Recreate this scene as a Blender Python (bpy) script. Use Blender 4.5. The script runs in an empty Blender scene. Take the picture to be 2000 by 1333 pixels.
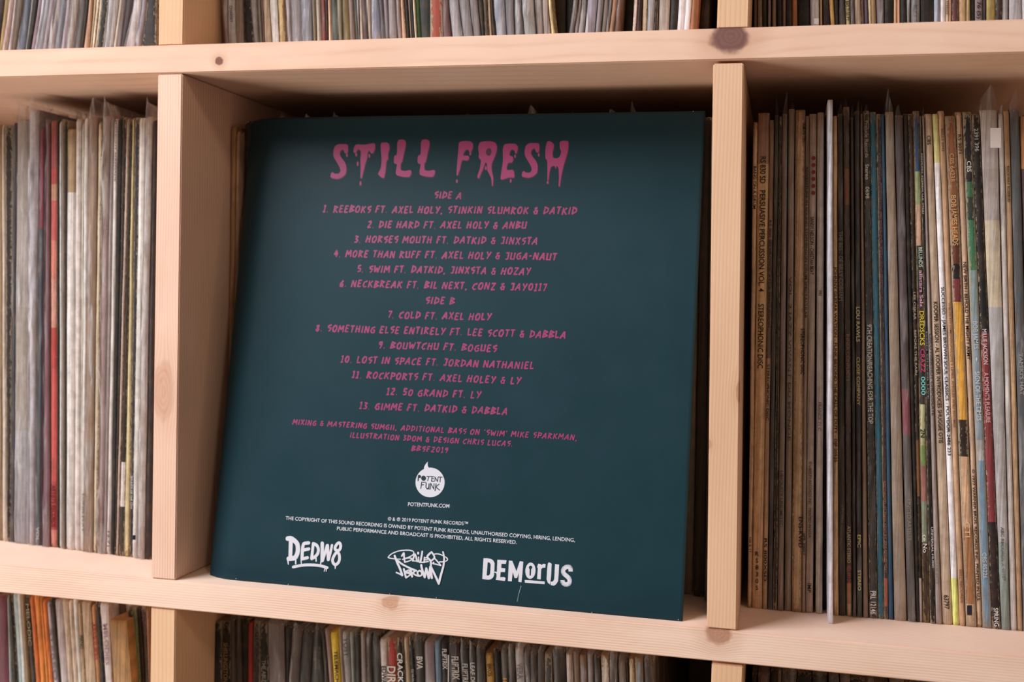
import bpy, bmesh, math, random
from mathutils import Vector, Matrix
random.seed(7)
S = bpy.context.scene
COL = S.collection

# ------------------------------------------------------------------ camera, world, lights, exposure
H, T1, T0 = .32962, .01812, .01889            # cell height, upper board, lower board
CAM = Vector((0.39889, -0.66821, 0.19239))
YAW, PITCH, ROLL, FPX = 0.23393, -0.04074, 0.02389, 2226.086
FWD = Vector((-math.sin(YAW)*math.cos(PITCH), math.cos(YAW)*math.cos(PITCH), math.sin(PITCH)))
_r = Vector((math.cos(YAW), math.sin(YAW), 0)); _u = _r.cross(FWD)
RGT = _r*math.cos(ROLL) + _u*math.sin(ROLL); UPV = -_r*math.sin(ROLL) + _u*math.cos(ROLL)
cd = bpy.data.cameras.new('camera'); cam = bpy.data.objects.new('camera', cd); COL.objects.link(cam)
cam.matrix_world = Matrix(((RGT.x, UPV.x, -FWD.x, CAM.x), (RGT.y, UPV.y, -FWD.y, CAM.y), (RGT.z, UPV.z, -FWD.z, CAM.z), (0, 0, 0, 1)))
cd.sensor_width = 36; cd.lens = FPX*36/2000; cd.clip_start = .01
cd.dof.use_dof = True; cd.dof.focus_distance = .69; cd.dof.aperture_fstop = 7
S.camera = cam
S.view_settings.view_transform = 'Standard'; S.view_settings.look = 'None'
S.view_settings.gamma = 1; S.view_settings.use_curve_mapping = False
S.view_settings.exposure = 0.0
S.cycles.transparent_max_bounces = 24
w = bpy.data.worlds.new('room_light'); S.world = w; w.use_nodes = True
w.node_tree.nodes['Background'].inputs[0].default_value = (.88, .68, .50, 1)
w.node_tree.nodes['Background'].inputs[1].default_value = .23
def area(name, loc, target, size, power, col):
    l = bpy.data.lights.new(name, 'AREA'); l.shape = 'RECTANGLE'; l.size, l.size_y = size; l.energy = power; l.color = col
    o = bpy.data.objects.new(name, l); COL.objects.link(o); o.location = loc
    o.rotation_euler = (Vector(target)-Vector(loc)).to_track_quat('-Z', 'Y').to_euler()
    return o
area('window_light', (-.82, -.85, 1.38), (.05, 0, .12), (.95, .95), 45, (.92, .955, 1.0))
area('room_lamp', (1.7, -1.9, 1.75), (.1, .05, .2), (.35, .35), 8, (1.0, .82, .62))
area('floor_bounce_fill', (-1.0, -.9, -.85), (-.1, .1, .3), (.9, .9), 16, (1.0, .91, .80))  # added area light aimed upward, standing in for bounce off a sunlit floor

# ------------------------------------------------------------------ helpers
def ray(px, py): return FWD + RGT*((px-1000)/FPX) - UPV*((py-666.5)/FPX)
def at_y(px, py, Y): d = ray(px, py); return CAM + d*((Y-CAM.y)/d.y)
def x_at(px, Y, z):                      # world x of the point at depth Y, height z that lies in image column px
    lo, hi = -1.0, 1.5
    for _ in range(40):
        m = (lo+hi)/2; d = Vector((m, Y, z))-CAM
        if 1000+FPX*d.dot(RGT)/d.dot(FWD) < px: lo = m
        else: hi = m
    return (lo+hi)/2
def lin(c): c /= 255; return c/12.92 if c <= .04045 else ((c+.055)/1.055)**2.4
def hexc(h, k=1.0): return tuple(min(.92, lin(int(h[i:i+2], 16))*k) for i in (0, 2, 4))
def tag(o, label=None, cat=None, group=None, kind=None):
    if label: o['label'] = label
    if cat: o['category'] = cat
    if group: o['group'] = group
    if kind: o['kind'] = kind
    return o
def link(name, me, mat=None, parent=None, loc=None):
    if mat and not me.materials: me.materials.append(mat)
    o = bpy.data.objects.new(name, me); COL.objects.link(o)
    if parent: o.parent = parent
    if loc is not None: o.location = loc
    return o
def mesh(name, vs, fs):
    me = bpy.data.meshes.new(name); me.from_pydata([tuple(v) for v in vs], [], fs); me.update(); return me

class NT:                                # tiny node builder
    def __init__(s, name):
        s.m = bpy.data.materials.new(name); s.m.use_nodes = True; s.t = s.m.node_tree
        s.b = s.t.nodes['Principled BSDF']; s.out = s.t.nodes['Material Output']
    def put(s, sock, v):
        if isinstance(v, (int, float)):
            sock.default_value = v
        elif isinstance(v, tuple): sock.default_value = v if len(v) == len(sock.default_value) else v+(1,)
        else: s.t.links.new(v, sock)
    def ma(s, op, a, b=0.0, c=0.0):
        n = s.t.nodes.new('ShaderNodeMath'); n.operation = op
        for i, v in enumerate((a, b, c)): s.put(n.inputs[i], v)
        return n.outputs[0]
    def mix(s, f, a, b, blend='MIX'):
        n = s.t.nodes.new('ShaderNodeMix'); n.data_type = 'RGBA'; n.blend_type = blend
        s.put(n.inputs[0], f); s.put(n.inputs[6], a); s.put(n.inputs[7], b); return n.outputs[2]
    def step(s, v, a, b, x=0.0, y=1.0):
        n = s.t.nodes.new('ShaderNodeMapRange'); n.interpolation_type = 'SMOOTHSTEP'
        for i, q in enumerate((v, a, b, x, y)): s.put(n.inputs[i], q)
        return n.outputs[0]
    def coord(s): n = s.t.nodes.new('ShaderNodeTexCoord'); return n.outputs['Object']
    def geo(s): n = s.t.nodes.new('ShaderNodeNewGeometry'); return n.outputs['Position']
    def sep(s, v): n = s.t.nodes.new('ShaderNodeSeparateXYZ'); s.put(n.inputs[0], v); return n.outputs
    def com(s, x, y, z):
        n = s.t.nodes.new('ShaderNodeCombineXYZ')
        for i, v in enumerate((x, y, z)): s.put(n.inputs[i], v)
        return n.outputs[0]
    def noise(s, v, scale, detail=2.0, rough=.5, dist=0.0):
        n = s.t.nodes.new('ShaderNodeTexNoise'); s.put(n.inputs['Vector'], v)
        n.inputs['Scale'].default_value = scale; n.inputs['Detail'].default_value = detail
        n.inputs['Roughness'].default_value = rough; n.inputs['Distortion'].default_value = dist
        return n.outputs[0]
    def attr(s, name, fac=False):
        n = s.t.nodes.new('ShaderNodeAttribute'); n.attribute_name = name; return n.outputs['Fac' if fac else 'Color']
    def bump(s, h, dist, strength=1.0):
        n = s.t.nodes.new('ShaderNodeBump'); n.inputs['Distance'].default_value = dist; n.inputs['Strength'].default_value = strength
        s.put(n.inputs['Height'], h); s.t.links.new(n.outputs[0], s.b.inputs['Normal']); return n

def wood(name, along, light, dark, freq=300, seed=0.0, contrast=.5, knots=()):
    n = NT(name); P = n.sep(n.coord()); y = P[1]
    a, c = (P[0], P[2]) if along == 'x' else (P[2], P[0])
    q = n.ma('ADD', c, n.ma('MULTIPLY', y, .6))
    mask = None; knotcol = None
    for (ka, kc, R, sa, dk, kcol) in knots:             # centre along, centre across, radius, stretch, darkness, colour
        da = n.ma('MULTIPLY', n.ma('SUBTRACT', a, ka), sa); dc = n.ma('SUBTRACT', c, kc)
        d = n.ma('SQRT', n.ma('ADD', n.ma('ADD', n.ma('MULTIPLY', da, da), n.ma('MULTIPLY', dc, dc)), n.ma('MULTIPLY', n.ma('MULTIPLY', y, y), .3)))
        g = n.ma('POWER', 2.718, n.ma('MULTIPLY', n.ma('MULTIPLY', d, d), -1/(3.2*R*R)))
        sg = n.ma('DIVIDE', dc, n.ma('ADD', d, R*.25))
        q = n.ma('SUBTRACT', q, n.ma('MULTIPLY', n.ma('MULTIPLY', g, sg), R*.9))
        ns = n.noise(n.com(da, dc, seed), 1.1/R, 4, .6)
        dd = n.ma('ADD', d, n.ma('MULTIPLY', n.ma('SUBTRACT', ns, .5), R*.7))
        mk = n.ma('MULTIPLY', n.step(dd, R*1.12, R*.72), dk)
        rings = n.ma('MULTIPLY_ADD', n.ma('SINE', n.ma('MULTIPLY', n.ma('ADD', d, n.ma('MULTIPLY', ns, R*.5)), 26/R)), .18, .82)
        halo = n.ma('MULTIPLY', n.step(dd, R*2.6, R*.9), dk*.35)
        kc_ = n.mix(rings, tuple(x*.45 for x in kcol), kcol)
        if mask is None: mask, knotcol, hal = mk, kc_, halo
        else:
            knotcol = n.mix(mk, knotcol, kc_); mask = n.ma('MAXIMUM', mask, mk); hal = n.ma('MAXIMUM', hal, halo)
    wob = n.noise(n.com(n.ma('MULTIPLY', a, 1.0), n.ma('MULTIPLY', c, 3.0), n.ma('ADD', n.ma('MULTIPLY', y, 2.0), seed)), 5, 2)
    ph = n.ma('ADD', n.ma('MULTIPLY', q, freq*6.2832), n.ma('MULTIPLY', wob, 16.0))
    sw = n.ma('MULTIPLY_ADD', n.ma('SINE', ph), .5, .5); sw = n.ma('POWER', sw, 2.2)
    amp = n.noise(n.com(n.ma('MULTIPLY', a, .6), n.ma('MULTIPLY', c, 6.0), seed+3.1), 18, 2)
    fine = n.noise(n.com(n.ma('MULTIPLY', a, .05), q, n.ma('MULTIPLY', y, .2)), 2600, 3, .7)
    blot = n.noise(n.com(a, n.ma('MULTIPLY', c, 2.5), n.ma('ADD', y, seed)), 9, 4, .6)
    f = n.ma('MULTIPLY', n.ma('MULTIPLY', sw, n.step(amp, .3, .7, .35, 1.0)), contrast)
    f = n.ma('ADD', f, n.ma('MULTIPLY', n.ma('SUBTRACT', fine, .5), .35))
    base = n.mix(n.step(blot, .3, .75), light, tuple(l*.72+d*.28 for l, d in zip(light, dark)))
    cc = n.mix(n.step(f, 0.0, 1.0), base, dark)
    if mask is not None:
        cc = n.mix(hal, cc, (.50, .24, .13)); cc = n.mix(mask, cc, knotcol)
    n.put(n.b.inputs['Base Color'], cc); n.b.inputs['Roughness'].default_value = .62
    n.b.inputs['Specular IOR Level'].default_value = .3
    n.bump(n.ma('SUBTRACT', n.ma('MULTIPLY', fine, .6), n.ma('MULTIPLY', sw, .5)), .00012, .6)
    return n.m

# printed card: colour, wear colour and wear amount are stored on the mesh
def card_material(name, rough, spec):
    n = NT(name); g = n.geo(); P = n.sep(g)
    st = n.noise(n.com(n.ma('MULTIPLY', P[0], 1.0), P[1], n.ma('MULTIPLY', P[2], .16)), 1500, 3, .65)
    sp = n.noise(n.com(P[0], P[1], n.ma('MULTIPLY', P[2], .45)), 900, 3, .7)
    dirt = n.noise(g, 130, 4, .65)
    we = n.attr('wear', True)
    th = n.ma('SUBTRACT', .78, n.ma('MULTIPLY', we, .39))
    m = n.step(n.ma('MULTIPLY_ADD', st, .45, n.ma('MULTIPLY', sp, .55)), th, n.ma('ADD', th, .05))
    c = n.mix(n.ma('MULTIPLY', n.step(dirt, .38, .74), .50), n.attr('col'), n.mix(.55, n.attr('col'), (.16, .09, .045)))
    rib = n.noise(n.com(P[0], n.ma('MULTIPLY', P[1], .05), n.ma('MULTIPLY', P[2], .012)), 1100, 2, .5)
    mot = n.noise(n.com(P[0], P[1], n.ma('MULTIPLY', P[2], .35)), 210, 4, .7)
    v = n.ma('MULTIPLY', n.step(rib, .25, .7, .66, 1.18), n.step(mot, .25, .75, .82, 1.14))
    c = n.mix(1.0, c, n.com(v, v, v), 'MULTIPLY')
    c = n.mix(n.ma('MULTIPLY', m, .85), c, n.attr('wcol'))
    n.put(n.b.inputs['Base Color'], c); n.b.inputs['Roughness'].default_value = rough
    n.b.inputs['Specular IOR Level'].default_value = spec
    n.bump(n.ma('ADD', n.ma('MULTIPLY', m, -1.0), sp), .00015, .5)
    return n.m
CARD = card_material('printed_card', .55, .35)
def plastic(name):
    n = NT(name); P = n.sep(n.geo())
    v = n.com(P[0], n.ma('MULTIPLY', P[1], .35), n.ma('MULTIPLY', P[2], .10))
    s1 = n.noise(v, 260, 3, .6, .6); s2 = n.noise(n.com(P[0], P[1], n.ma('MULTIPLY', P[2], .3)), 120, 3, .6, .4)
    milk = n.attr('milk', True)
    fac = n.ma('MULTIPLY', milk, n.step(n.ma('MULTIPLY_ADD', s1, .6, n.ma('MULTIPLY', s2, .4)),   .46, .74, .22, 2.1))
    fac = n.ma('MINIMUM', n.ma('ADD', fac, .015), .9)
    n.b.inputs['Base Color'].default_value = (.66, .62, .63, 1); n.b.inputs['Roughness'].default_value = .13
    n.b.inputs['Specular IOR Level'].default_value = .6
    n.bump(n.ma('ADD', s1, s2), .0015, .9)
    tr = n.t.nodes.new('ShaderNodeBsdfTransparent'); tr.inputs[0].default_value = (.97, .96, .96, 1)
    mx = n.t.nodes.new('ShaderNodeMixShader'); n.put(mx.inputs[0], fac)
    n.t.links.new(tr.outputs[0], mx.inputs[1]); n.t.links.new(n.b.outputs[0], mx.inputs[2]); n.t.links.new(mx.outputs[0], n.out.inputs[0])
    return n.m
FILM = plastic('polythene_film')
_inks = {}
def ink(h, k=1.0, rough=.5):
    key = (h, k)
    if key not in _inks:
        n = NT('ink_'+h); col = hexc(h, k)
        s = n.noise(n.geo(), 2600, 3, .7)
        n.put(n.b.inputs['Base Color'], n.mix(n.step(s, .35, .72, 0.0, .5), col, tuple(x*.7 for x in col)))
        n.b.inputs['Roughness'].default_value = rough; n.b.inputs['Specular IOR Level'].default_value = .3
        _inks[key] = n.m
    return _inks[key]

# ------------------------------------------------------------------ the shelving unit
def board(name, x0, x1, z0, z1, mat, parent, y0=0.0, y1=.345, dxb=0.0, bev=.0007, lab=None):
    """box with bevelled front edges; dxb shifts its foot sideways (an upright that is not quite plumb)"""
    bm = bmesh.new()
    nseg = 24
    vs = {}
    for i in range(2):
        for j in range(2):
            for k in range(2):
                x = (x0, x1)[i] + (dxb if k == 0 else 0)
                vs[i, j, k] = bm.verts.new((x, (y0, y1)[j], (z0, z1)[k]))
    V = lambda *a: vs[a]
    for f in (((0,0,0),(1,0,0),(1,0,1),(0,0,1)), ((1,1,0),(0,1,0),(0,1,1),(1,1,1)), ((0,1,0),(0,0,0),(0,0,1),(0,1,1)),
              ((1,0,0),(1,1,0),(1,1,1),(1,0,1)), ((0,0,1),(1,0,1),(1,1,1),(0,1,1)), ((0,1,0),(1,1,0),(1,0,0),(0,0,0))):
        bm.faces.new([vs[t] for t in f])
    bmesh.ops.bevel(bm, geom=bm.edges[:], offset=bev, segments=2, affect='EDGES')
    me = bpy.data.meshes.new(name); bm.to_mesh(me); bm.free()
    o = link(name, me, mat, parent); o.location = -parent.location if parent else (0, 0, 0)
    if lab: o['label'] = lab
    return o
KML,KMR,KTL,KTM,KTR,KBL,KBM,KBR = .92,1.25,1.15,1.15,1.15,1.2,1.02,1.0
unit = bpy.data.objects.new('record_shelf', None); COL.objects.link(unit); unit.location = (.19, .17, -H-T0-T0)
tag(unit, 'open pine shelving unit with square cells packed with vinyl records', 'shelving')
PL, PD = hexc('f0ccb6'), hexc('c68e6c')
def kp(px, py): p = at_y(px, py, 0); return p.x, p.z
k1 = kp(428, 119); k2 = kp(1426, 72); k3 = kp(762, 1176); k4 = kp(1404, 1237); k5 = kp(318, 765); k6 = kp(1449, 765); k7 = kp(1384, 868); k8 = kp(560, 1180)
KB = hexc('8a5a4c'); KD = hexc('7b5450'); KR = hexc('b5714f')
m_up = wood('pine_upper_board', 'x', PL, PD, 120, 1.3, .34, ((k1[0], k1[1], .0028, .9, 1.0, KB), (k2[0], k2[1], .0098, .85, .95, KD)))
m_lo = wood('pine_lower_board', 'x', hexc('f5d6c4'), hexc('d3a084'), 640, 5.7, .6, ((k3[0], k3[1], .0056, 1.0, .6, hexc('c88c66')), (k4[0], k4[1], .0078, 1.0, .75, hexc('a87258'))))
m_ul = wood('pine_left_upright', 'z', hexc('f1ccb8'), hexc('d19a7c'), 520, 2.2, .55, ((k5[1], k5[0], .0085, .42, .55, hexc('cf9880')),))
m_ur = wood('pine_right_upright', 'z', hexc('e8c0a0'), hexc('cc9a78'), 500, 8.4, .25, ((k6[1], k6[0], .0035, .45, .6, KR), (k7[1], k7[0], .002, .6, .4, KR)))
m_ux = wood('pine_spare_upright', 'z', hexc('e8c09c'), hexc('c68c62'), 360, 12.2, .4)
m_ox = wood('pine_outer_board', 'x', PL, PD, 220, 17.2, .3)
XL, XR = -.372, .732
board('shelf_board', XL, XR, H, H+T1, m_up, unit, lab='upper board with a big purplish knot')
board('shelf_board', XL, XR, -T0, 0, m_lo, unit, lab='lower board with fine straight grain')
board('shelf_board', XL, XR, 2*H+T1, 2*H+2*T1, m_ox, unit)
board('shelf_board', XL, XR, -H-2*T0, -H-T0, m_ox, unit)
board('upright', 0, .0176, .0002, H-.0003, m_ul, unit, .0004, dxb=-.0007, lab='upright with a reddish streak below its middle')
board('upright', .35432, .3716, .0004, H-.0018, m_ur, unit, .0004, dxb=.0064, lab='upright with a gap above its end')
board('upright', -.0004, .0175, H+T1, 2*H+T1, m_ux, unit, .0012)
board('upright', .3558, .3737, H+T1, 2*H+T1, m_ux, unit, .0012)
board('upright', -.0012, .0168, -T0-H, -T0-.0004, m_ux, unit, .0012)
board('upright', .3642, .3823, -T0-H, -T0-.0016, m_ux, unit, .0012)
for z in (0, H+T1, -H-T0):
    board('upright', XL, XL+.018, z, z+H, m_ux, unit, .0012); board('upright', XR-.018, XR, z, z+H, m_ux, unit, .0012)
nb = NT('back_panel_board'); nn = nb.noise(nb.geo(), 40, 3)
nb.put(nb.b.inputs['Base Color'], nb.mix(nn, (.10, .065, .045), (.15, .10, .07))); nb.b.inputs['Roughness'].default_value = .8
board('back_panel', XL, XR, -H-2*T0, 2*H+2*T1, nb.m, unit, .345, .351)

# the wall the unit stands against
nw = NT('wall_plaster'); q = nw.noise(nw.geo(), 30, 5)
nw.put(nw.b.inputs['Base Color'], nw.mix(q, (.62, .59, .55), (.70, .67, .63))); nw.b.inputs['Roughness'].default_value = .9
wl = board('wall_back', -1.6, 2.2, -.5, 1.9, nw.m, None, .353, .40); tag(wl, 'plain plaster wall behind the shelving unit', kind='structure')

# ------------------------------------------------------------------ records
FLAPRNG = random.Random(3)
def ripple(z, s): return math.sin(z*61+s)*.5 + math.sin(z*137+s*2.3)*.3 + math.sin(z*23+s*.7)*.6
def lerp(a, b, t): return a+(b-a)*t
def make_record(xl, xr, Y, z0, h, bands, wear, wcol, seed, gap, depth=.300, name='record_sleeve'):
    """xl(z), xr(z): left and right limits in world x; returns the object, its origin at the base"""
    rg = random.Random(seed)
    zs = [z0, z0+.0006, z0+.0025] + [z0+h*i/26 for i in range(1, 26)] + [z0+h-.0025, z0+h-.0006, z0+h]
    for (za, _) in bands[1:]: zs += [za-.00012, za+.00012]
    zs = sorted(z for z in zs if z0 <= z <= z0+h)
    base = Vector(((xl(z0)+xr(z0))/2, Y, z0))
    us = (0, .1, .3, .5, .7, .9, 1)
    vs, col, wr = [], [], []
    rr = rg.uniform(.6, 1.3)
    for z in zs:
        e = min(z-z0, z0+h-z)
        end = .0014*max(0, 1-e/.0028)**2
        a, b = xl(z)+gap, xr(z)-gap
        wd = b-a
        sh = .00011*ripple(z, seed); dy = .00012*ripple(z*1.7, seed+4)
        c = bands[0][1]
        for (za, cc) in bands:
            if z <= za+1e-9: c = cc
        for u in us:
            yy = Y + end + dy + min(wd*.5, .0011)*rr*abs(2*u-1)**2.6
            vs.append((a+wd*u+sh-base.x, yy-base.y, z-base.z)); col.append(c)
            wr.append(min(1, wear*(.35+.9*abs(2*u-1)**2) + .55*max(0, 1-e/.006)*(wear > .02)))
        for u in (1, 0):
            vs.append((a+wd*u+sh*.3-base.x, depth, z-base.z)); col.append(c); wr.append(wear*.3)
    n = len(us)+2; fs = []
    for i in range(len(zs)-1):
        for j in range(n):
            fs.append((i*n+j, i*n+(j+1) % n, (i+1)*n+(j+1) % n, (i+1)*n+j))
    fs.append(tuple(reversed(range(n)))); fs.append(tuple((len(zs)-1)*n+j for j in range(n)))
    me = mesh(name, vs, fs)
    for nm, arr in (('col', [x for c in col for x in (*c, 1)]), ('wcol', list((*wcol, 1))*len(vs))):
        me.color_attributes.new(nm, 'FLOAT_COLOR', 'POINT'); me.color_attributes[nm].data.foreach_set('color', arr)
    me.attributes.new('wear', 'FLOAT', 'POINT'); me.attributes['wear'].data.foreach_set('value', wr)
    me.polygons.foreach_set('use_smooth', [True]*len(fs)); me.set_sharp_from_angle(angle=math.radians(50))
    return link(name, me, CARD, None, base), base
def make_film(xl, xr, Y, z0, h, seed, milk, flap, out, parent, base, depth=.295):
    rg = random.Random(seed+99)
    N = 34; top = h+flap
    vs, fs = [], []
    us = (0, 0, .08, .25, .5, .75, .92, 1, 1)
    pk = rg.uniform(.25, .75)
    for i in range(N+1):
        t = i/N; z = z0-.0006+top*t
        a, b = xl(min(z, z0+h))+.00012, xr(min(z, z0+h))-.00012
        wd = b-a
        bulge = out*(.55+.45*math.sin(z*38+seed)*math.sin(z*91+seed*3)) + .0008*ripple(z*2.2, seed)
        e = min(t*top, 1e9); bulge *= 1-.75*max(0, 1-e/.006)
        over = max(0, z-(z0+h))/max(flap, 1e-6)
        for k, u in enumerate(us):
            x = a+wd*u
            if over > 0: x = lerp(x, a+wd*pk, over**1.4*(.75 if wd < .007 else .35))       # the open end pinches together in a point
            if k in (0, 8): y = depth
            elif k in (1, 7): y = Y+.004
            else: y = Y-.0003-max(.0002, bulge)*(1-abs(2*u-1)**2)
            zz = z
            if over > 0: zz = z0+h + (z-z0-h)*(1-.75*abs(u-pk)) - (.0 if k not in (0, 8) else 0)
            if over > 0 and k in (0, 8): zz = z0+h+(z-z0-h)*.15
            vs.append((x-base.x, y-base.y, zz-base.z))
    n = len(us)
    for i in range(N):
        for j in range(n-1): fs.append((i*n+j, i*n+j+1, (i+1)*n+j+1, (i+1)*n+j))
    me = mesh('plastic_sleeve', vs, fs)
    a = me.attributes.new('milk', 'FLOAT', 'POINT'); a.data.foreach_set('value', [milk]*len(vs))
    me.polygons.foreach_set('use_smooth', [True]*len(fs))
    return link('plastic_sleeve', me, FILM, parent)

def text_mesh(name, body, bold=0.0):
    cu = bpy.data.curves.new(name, 'FONT'); cu.body = body; cu.size = 1; cu.offset = bold; cu.resolution_u = 3
    cu.align_x = 'LEFT'
    o = bpy.data.objects.new(name, cu); COL.objects.link(o)
    bpy.context.view_layer.update()
    me = bpy.data.meshes.new_from_object(o.evaluated_get(bpy.context.evaluated_depsgraph_get()))
    bpy.data.objects.remove(o); bpy.data.curves.remove(cu)
    me.materials.clear(); me.name = name
    xs = [v.co.x for v in me.vertices]; ys = [v.co.y for v in me.vertices]
    return me, (min(xs), max(xs), min(ys), max(ys))

MILK = {'MR': .55, 'BM': .65, 'BR': .5}
REC = {}                                  # tag -> geometry of the record, for its lettering
DARKPAPER, PALEPAPER = hexc('7a5c40'), hexc('cfc2b0')
def build_cell(cell, place, data, Yf, z0, defh, ref_top, ref_bot, damp_up, damp_dn, k, bandspec, group, gap0=.0001):
    rows = []
    for ln in data.strip().splitlines():
        p = ln.split(None, 5); rows.append((float(p[0]), float(p[1]), p[2], p[3], p[4], p[5] if len(p) > 5 else ''))
    ends = rows[1:]
    descs = [r[5] for r in rows[:-1] if 'g' not in r[3]]
    dup = {d for d in descs if descs.count(d) > 1}
    prev = None; made = []
    items = [(i, rows[i]) for i in range(len(rows)-1) if 'g' not in rows[i][3]]
    names = [r[5] for _, r in items]
    for q, (i, (xt, xb, hx, fl, tg, desc)) in enumerate(items):
        xt2, xb2 = rows[i+1][0], rows[i+1][1]
        Yc = Yf((xb+xb2)/2)
        seed = i*7.31+len(cell)*3.7+z0*50
        rg = random.Random(int(seed*1000))
        Y = Yc + rg.uniform(-.0007, .0009)
        if 'r' in fl: Y += .012
        if 'f' in fl: Y -= .006
        if 'F' in fl: Y -= .019; Yc -= .019
        def limit(xa, xbb):
            zt, zb = ref_top(xa, Yc), ref_bot(xbb, Yc)
            A = x_at(xa, Yc, zt); B = x_at(xbb, Yc, zb); m = (A-B)/(zt-zb)
            def f(z):
                if z > zt: return A+(z-zt)*m*damp_up
                if z < zb: return B+(z-zb)*m*damp_dn
                return B+(z-zb)*m
            return f
        L, R = limit(xt, xb), limit(xt2, xb2)
        h = defh+rg.uniform(-.0022, .0018)
        ftop = None
        for tok in fl.split('+')[1:]:
            if tok[0] == 't': h = at_y((xt+xt2)/2, float(tok[1:]), Y).z-z0
        def tone(hh):                 # deep inks print a little deeper than pale card
            c0 = sum(hexc(hh))/3; c1 = hexc(hh, k*(.55+.45*min(1, c0/.16))); g0 = sum(c1)/3; return tuple(.86*v+.14*g0*t for v, t in zip(c1, (1.06, 1, .92)))
        col = tone(hx)
        bands = [(z0+h, col)]
        if tg in bandspec:
            bands = []
            for (py, bh) in bandspec[tg]:
                px = lerp(xt, xb, min(1, max(0, (py-220)/950)))
                bands.append((z0+h if py <= 0 else min(z0+h, at_y(px, py, Y).z), tone(bh)))
        lum = sum(col)/3
        wear = .25 if 'n' not in fl else .03
        if 'w' in fl: wear = .72
        if 'W' in fl: wear = 1.0
        wcol = hexc('a0907c', 1.0) if lum < .25 else (hexc('8c6f50') if 'w' in fl or 'W' in fl else hexc('b59c80'))
        pl = 'p' in fl or 'P' in fl or 'm' in fl
        o, base = make_record(L, R, Y, z0, h, bands, wear, wcol, seed, gap0+(.0003 if pl else 0))
        if pl:
            milk = {'m': .58, 'P': .36, 'p': .2}[[c for c in 'mPp' if c in fl][0]]*MILK.get(cell, 1)
            fh = min(rg.uniform(.004, .010), H-h-.0012) if 'T' not in fl else min(.015, H-h-.0015)
            make_film(L, R, Y, z0, h, seed, milk, fh, .0022 if 'm' not in fl else .0045, o, base)
        lab = desc+' record sleeve'
        if pl and 'plastic' not in desc: lab = desc+' record in plastic sleeve'
        if desc in dup:
            pv = names[q-1] if q else None; nx = names[q+1] if q+1 < len(names) else None
            same = [j for j in range(len(names)) if names[j] == desc]
            prevs = [names[j-1] if j else None for j in same]
            if pv and prevs.count(pv) == 1: lab += ' right of the %s one' % pv
            elif nx: lab += ' left of the %s one' % nx
            else: lab += ' right of the %s one' % pv
            lab += ', %s cell' % place
        else: lab += ' in the %s cell' % place
        tag(o, lab, 'record', group)
        made.append(o)
        if tg != '-': REC[tg] = (o, base, L, R, Y, z0, h)
    return made
def spine_text(tg, body, y0, y1, hx, rel=.62, u=.5, bold=.012, k=1.0, up=False, name='spine_text'):
    """lettering printed down the spine between image rows y0 and y1"""
    o, base, L, R, Y, z0, h = REC[tg]
    def pt(py):
        z = .2
        for _ in range(4):
            x = lerp(L(z), R(z), u); d = Vector((x, Y, z))-CAM
            px = 1000+FPX*d.dot(RGT)/d.dot(FWD); z = at_y(px, py, Y).z
        return Vector((lerp(L(z), R(z), u), 0, z)), R(z)-L(z)
    (A, wa), (B, wb) = pt(y0), pt(y1)
    me, (a0, a1, b0, b1) = text_mesh(name, body, bold)
    D = B-A; ln = D.length; D.normalize(); N = Vector((-D.z, 0, D.x))
    hgt = rel*(wa+wb)/2; cap = .73
    for v in me.vertices:
        s = (v.co.x-a0)/(a1-a0)*ln; t = (v.co.y-cap/2)/cap*hgt
        P = A + D*s + N*t
        v.co = (P.x-base.x, -.00032, P.z-base.z)
    return link(name, me, ink(hx, k), o)
# each line: image column of the left edge high / low, colour, flags, key, description
# flags: p/P/m plastic sleeve (thin/thicker/milky), w/W worn, n clean, r set back, f/F pulled forward, T tall flap, g gap
MIDLEFT = '''
-6 -8 b09070 n - tan cardboard
2 3 e6d6c8 n - cream
8 12 3a3436 W ml1 black with scuffed silver edge
24 20 4c4d5a p - slate grey
33 27 a89c96 PT+t232 ml2 beige patterned
56 56 cdc8d4 mT+t214 - white, crumpled plastic
76 67 8c3f5c p+t250 ml3 magenta and teal
86 78 5c2c3c -+t244 - dark wine
90 83 8a5a68 p - mauve grey
97 97 d05a58 w+t235 ml5 bright red
109.5 110 2c2a2c - - narrow black
115 115 e6e0de n+t237 - narrow white
120 121 8c8684 W - grey marbled
126 126 262a34 w - blue-black
131 129 d8ccc0 -+t252 ml6 white with tan top
147 144 e0d2d0 -+t232 - pinkish white
158 155 d2c8bc - - pale stone
165 158 e8e2e0 -+t230 ml7 white with small writing
173 164 a08066 PT+t228 - warm brown
191 181 dcc8ac W - torn cream
200 190 c0a4a4 mT+t226 - dusty pink
213 199 b8a8a8 p - pinkish grey
221 206 e2dad8 -+t232 ml8 white with faint lettering
229 214 2a3034 -+t230 - green-black
238 222 4a3a32 w - brown ribbed
246 226 d8c4bc wT+t232 - pale pink
252 230 463a30 w ml9 dark with white label strip
257 240 e0cf9c w+t230 ml10 cream with yellow line
262 251 3a3c4a W+t229 ml11 navy with white lettering
272 258 e8e2de n+t230 - plain white
283 266 cec6c2 mT+t228 ml12 white with black mark
297 281 4a3c3c - - dark brown
304.5 293 000 g - -
'''
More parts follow.
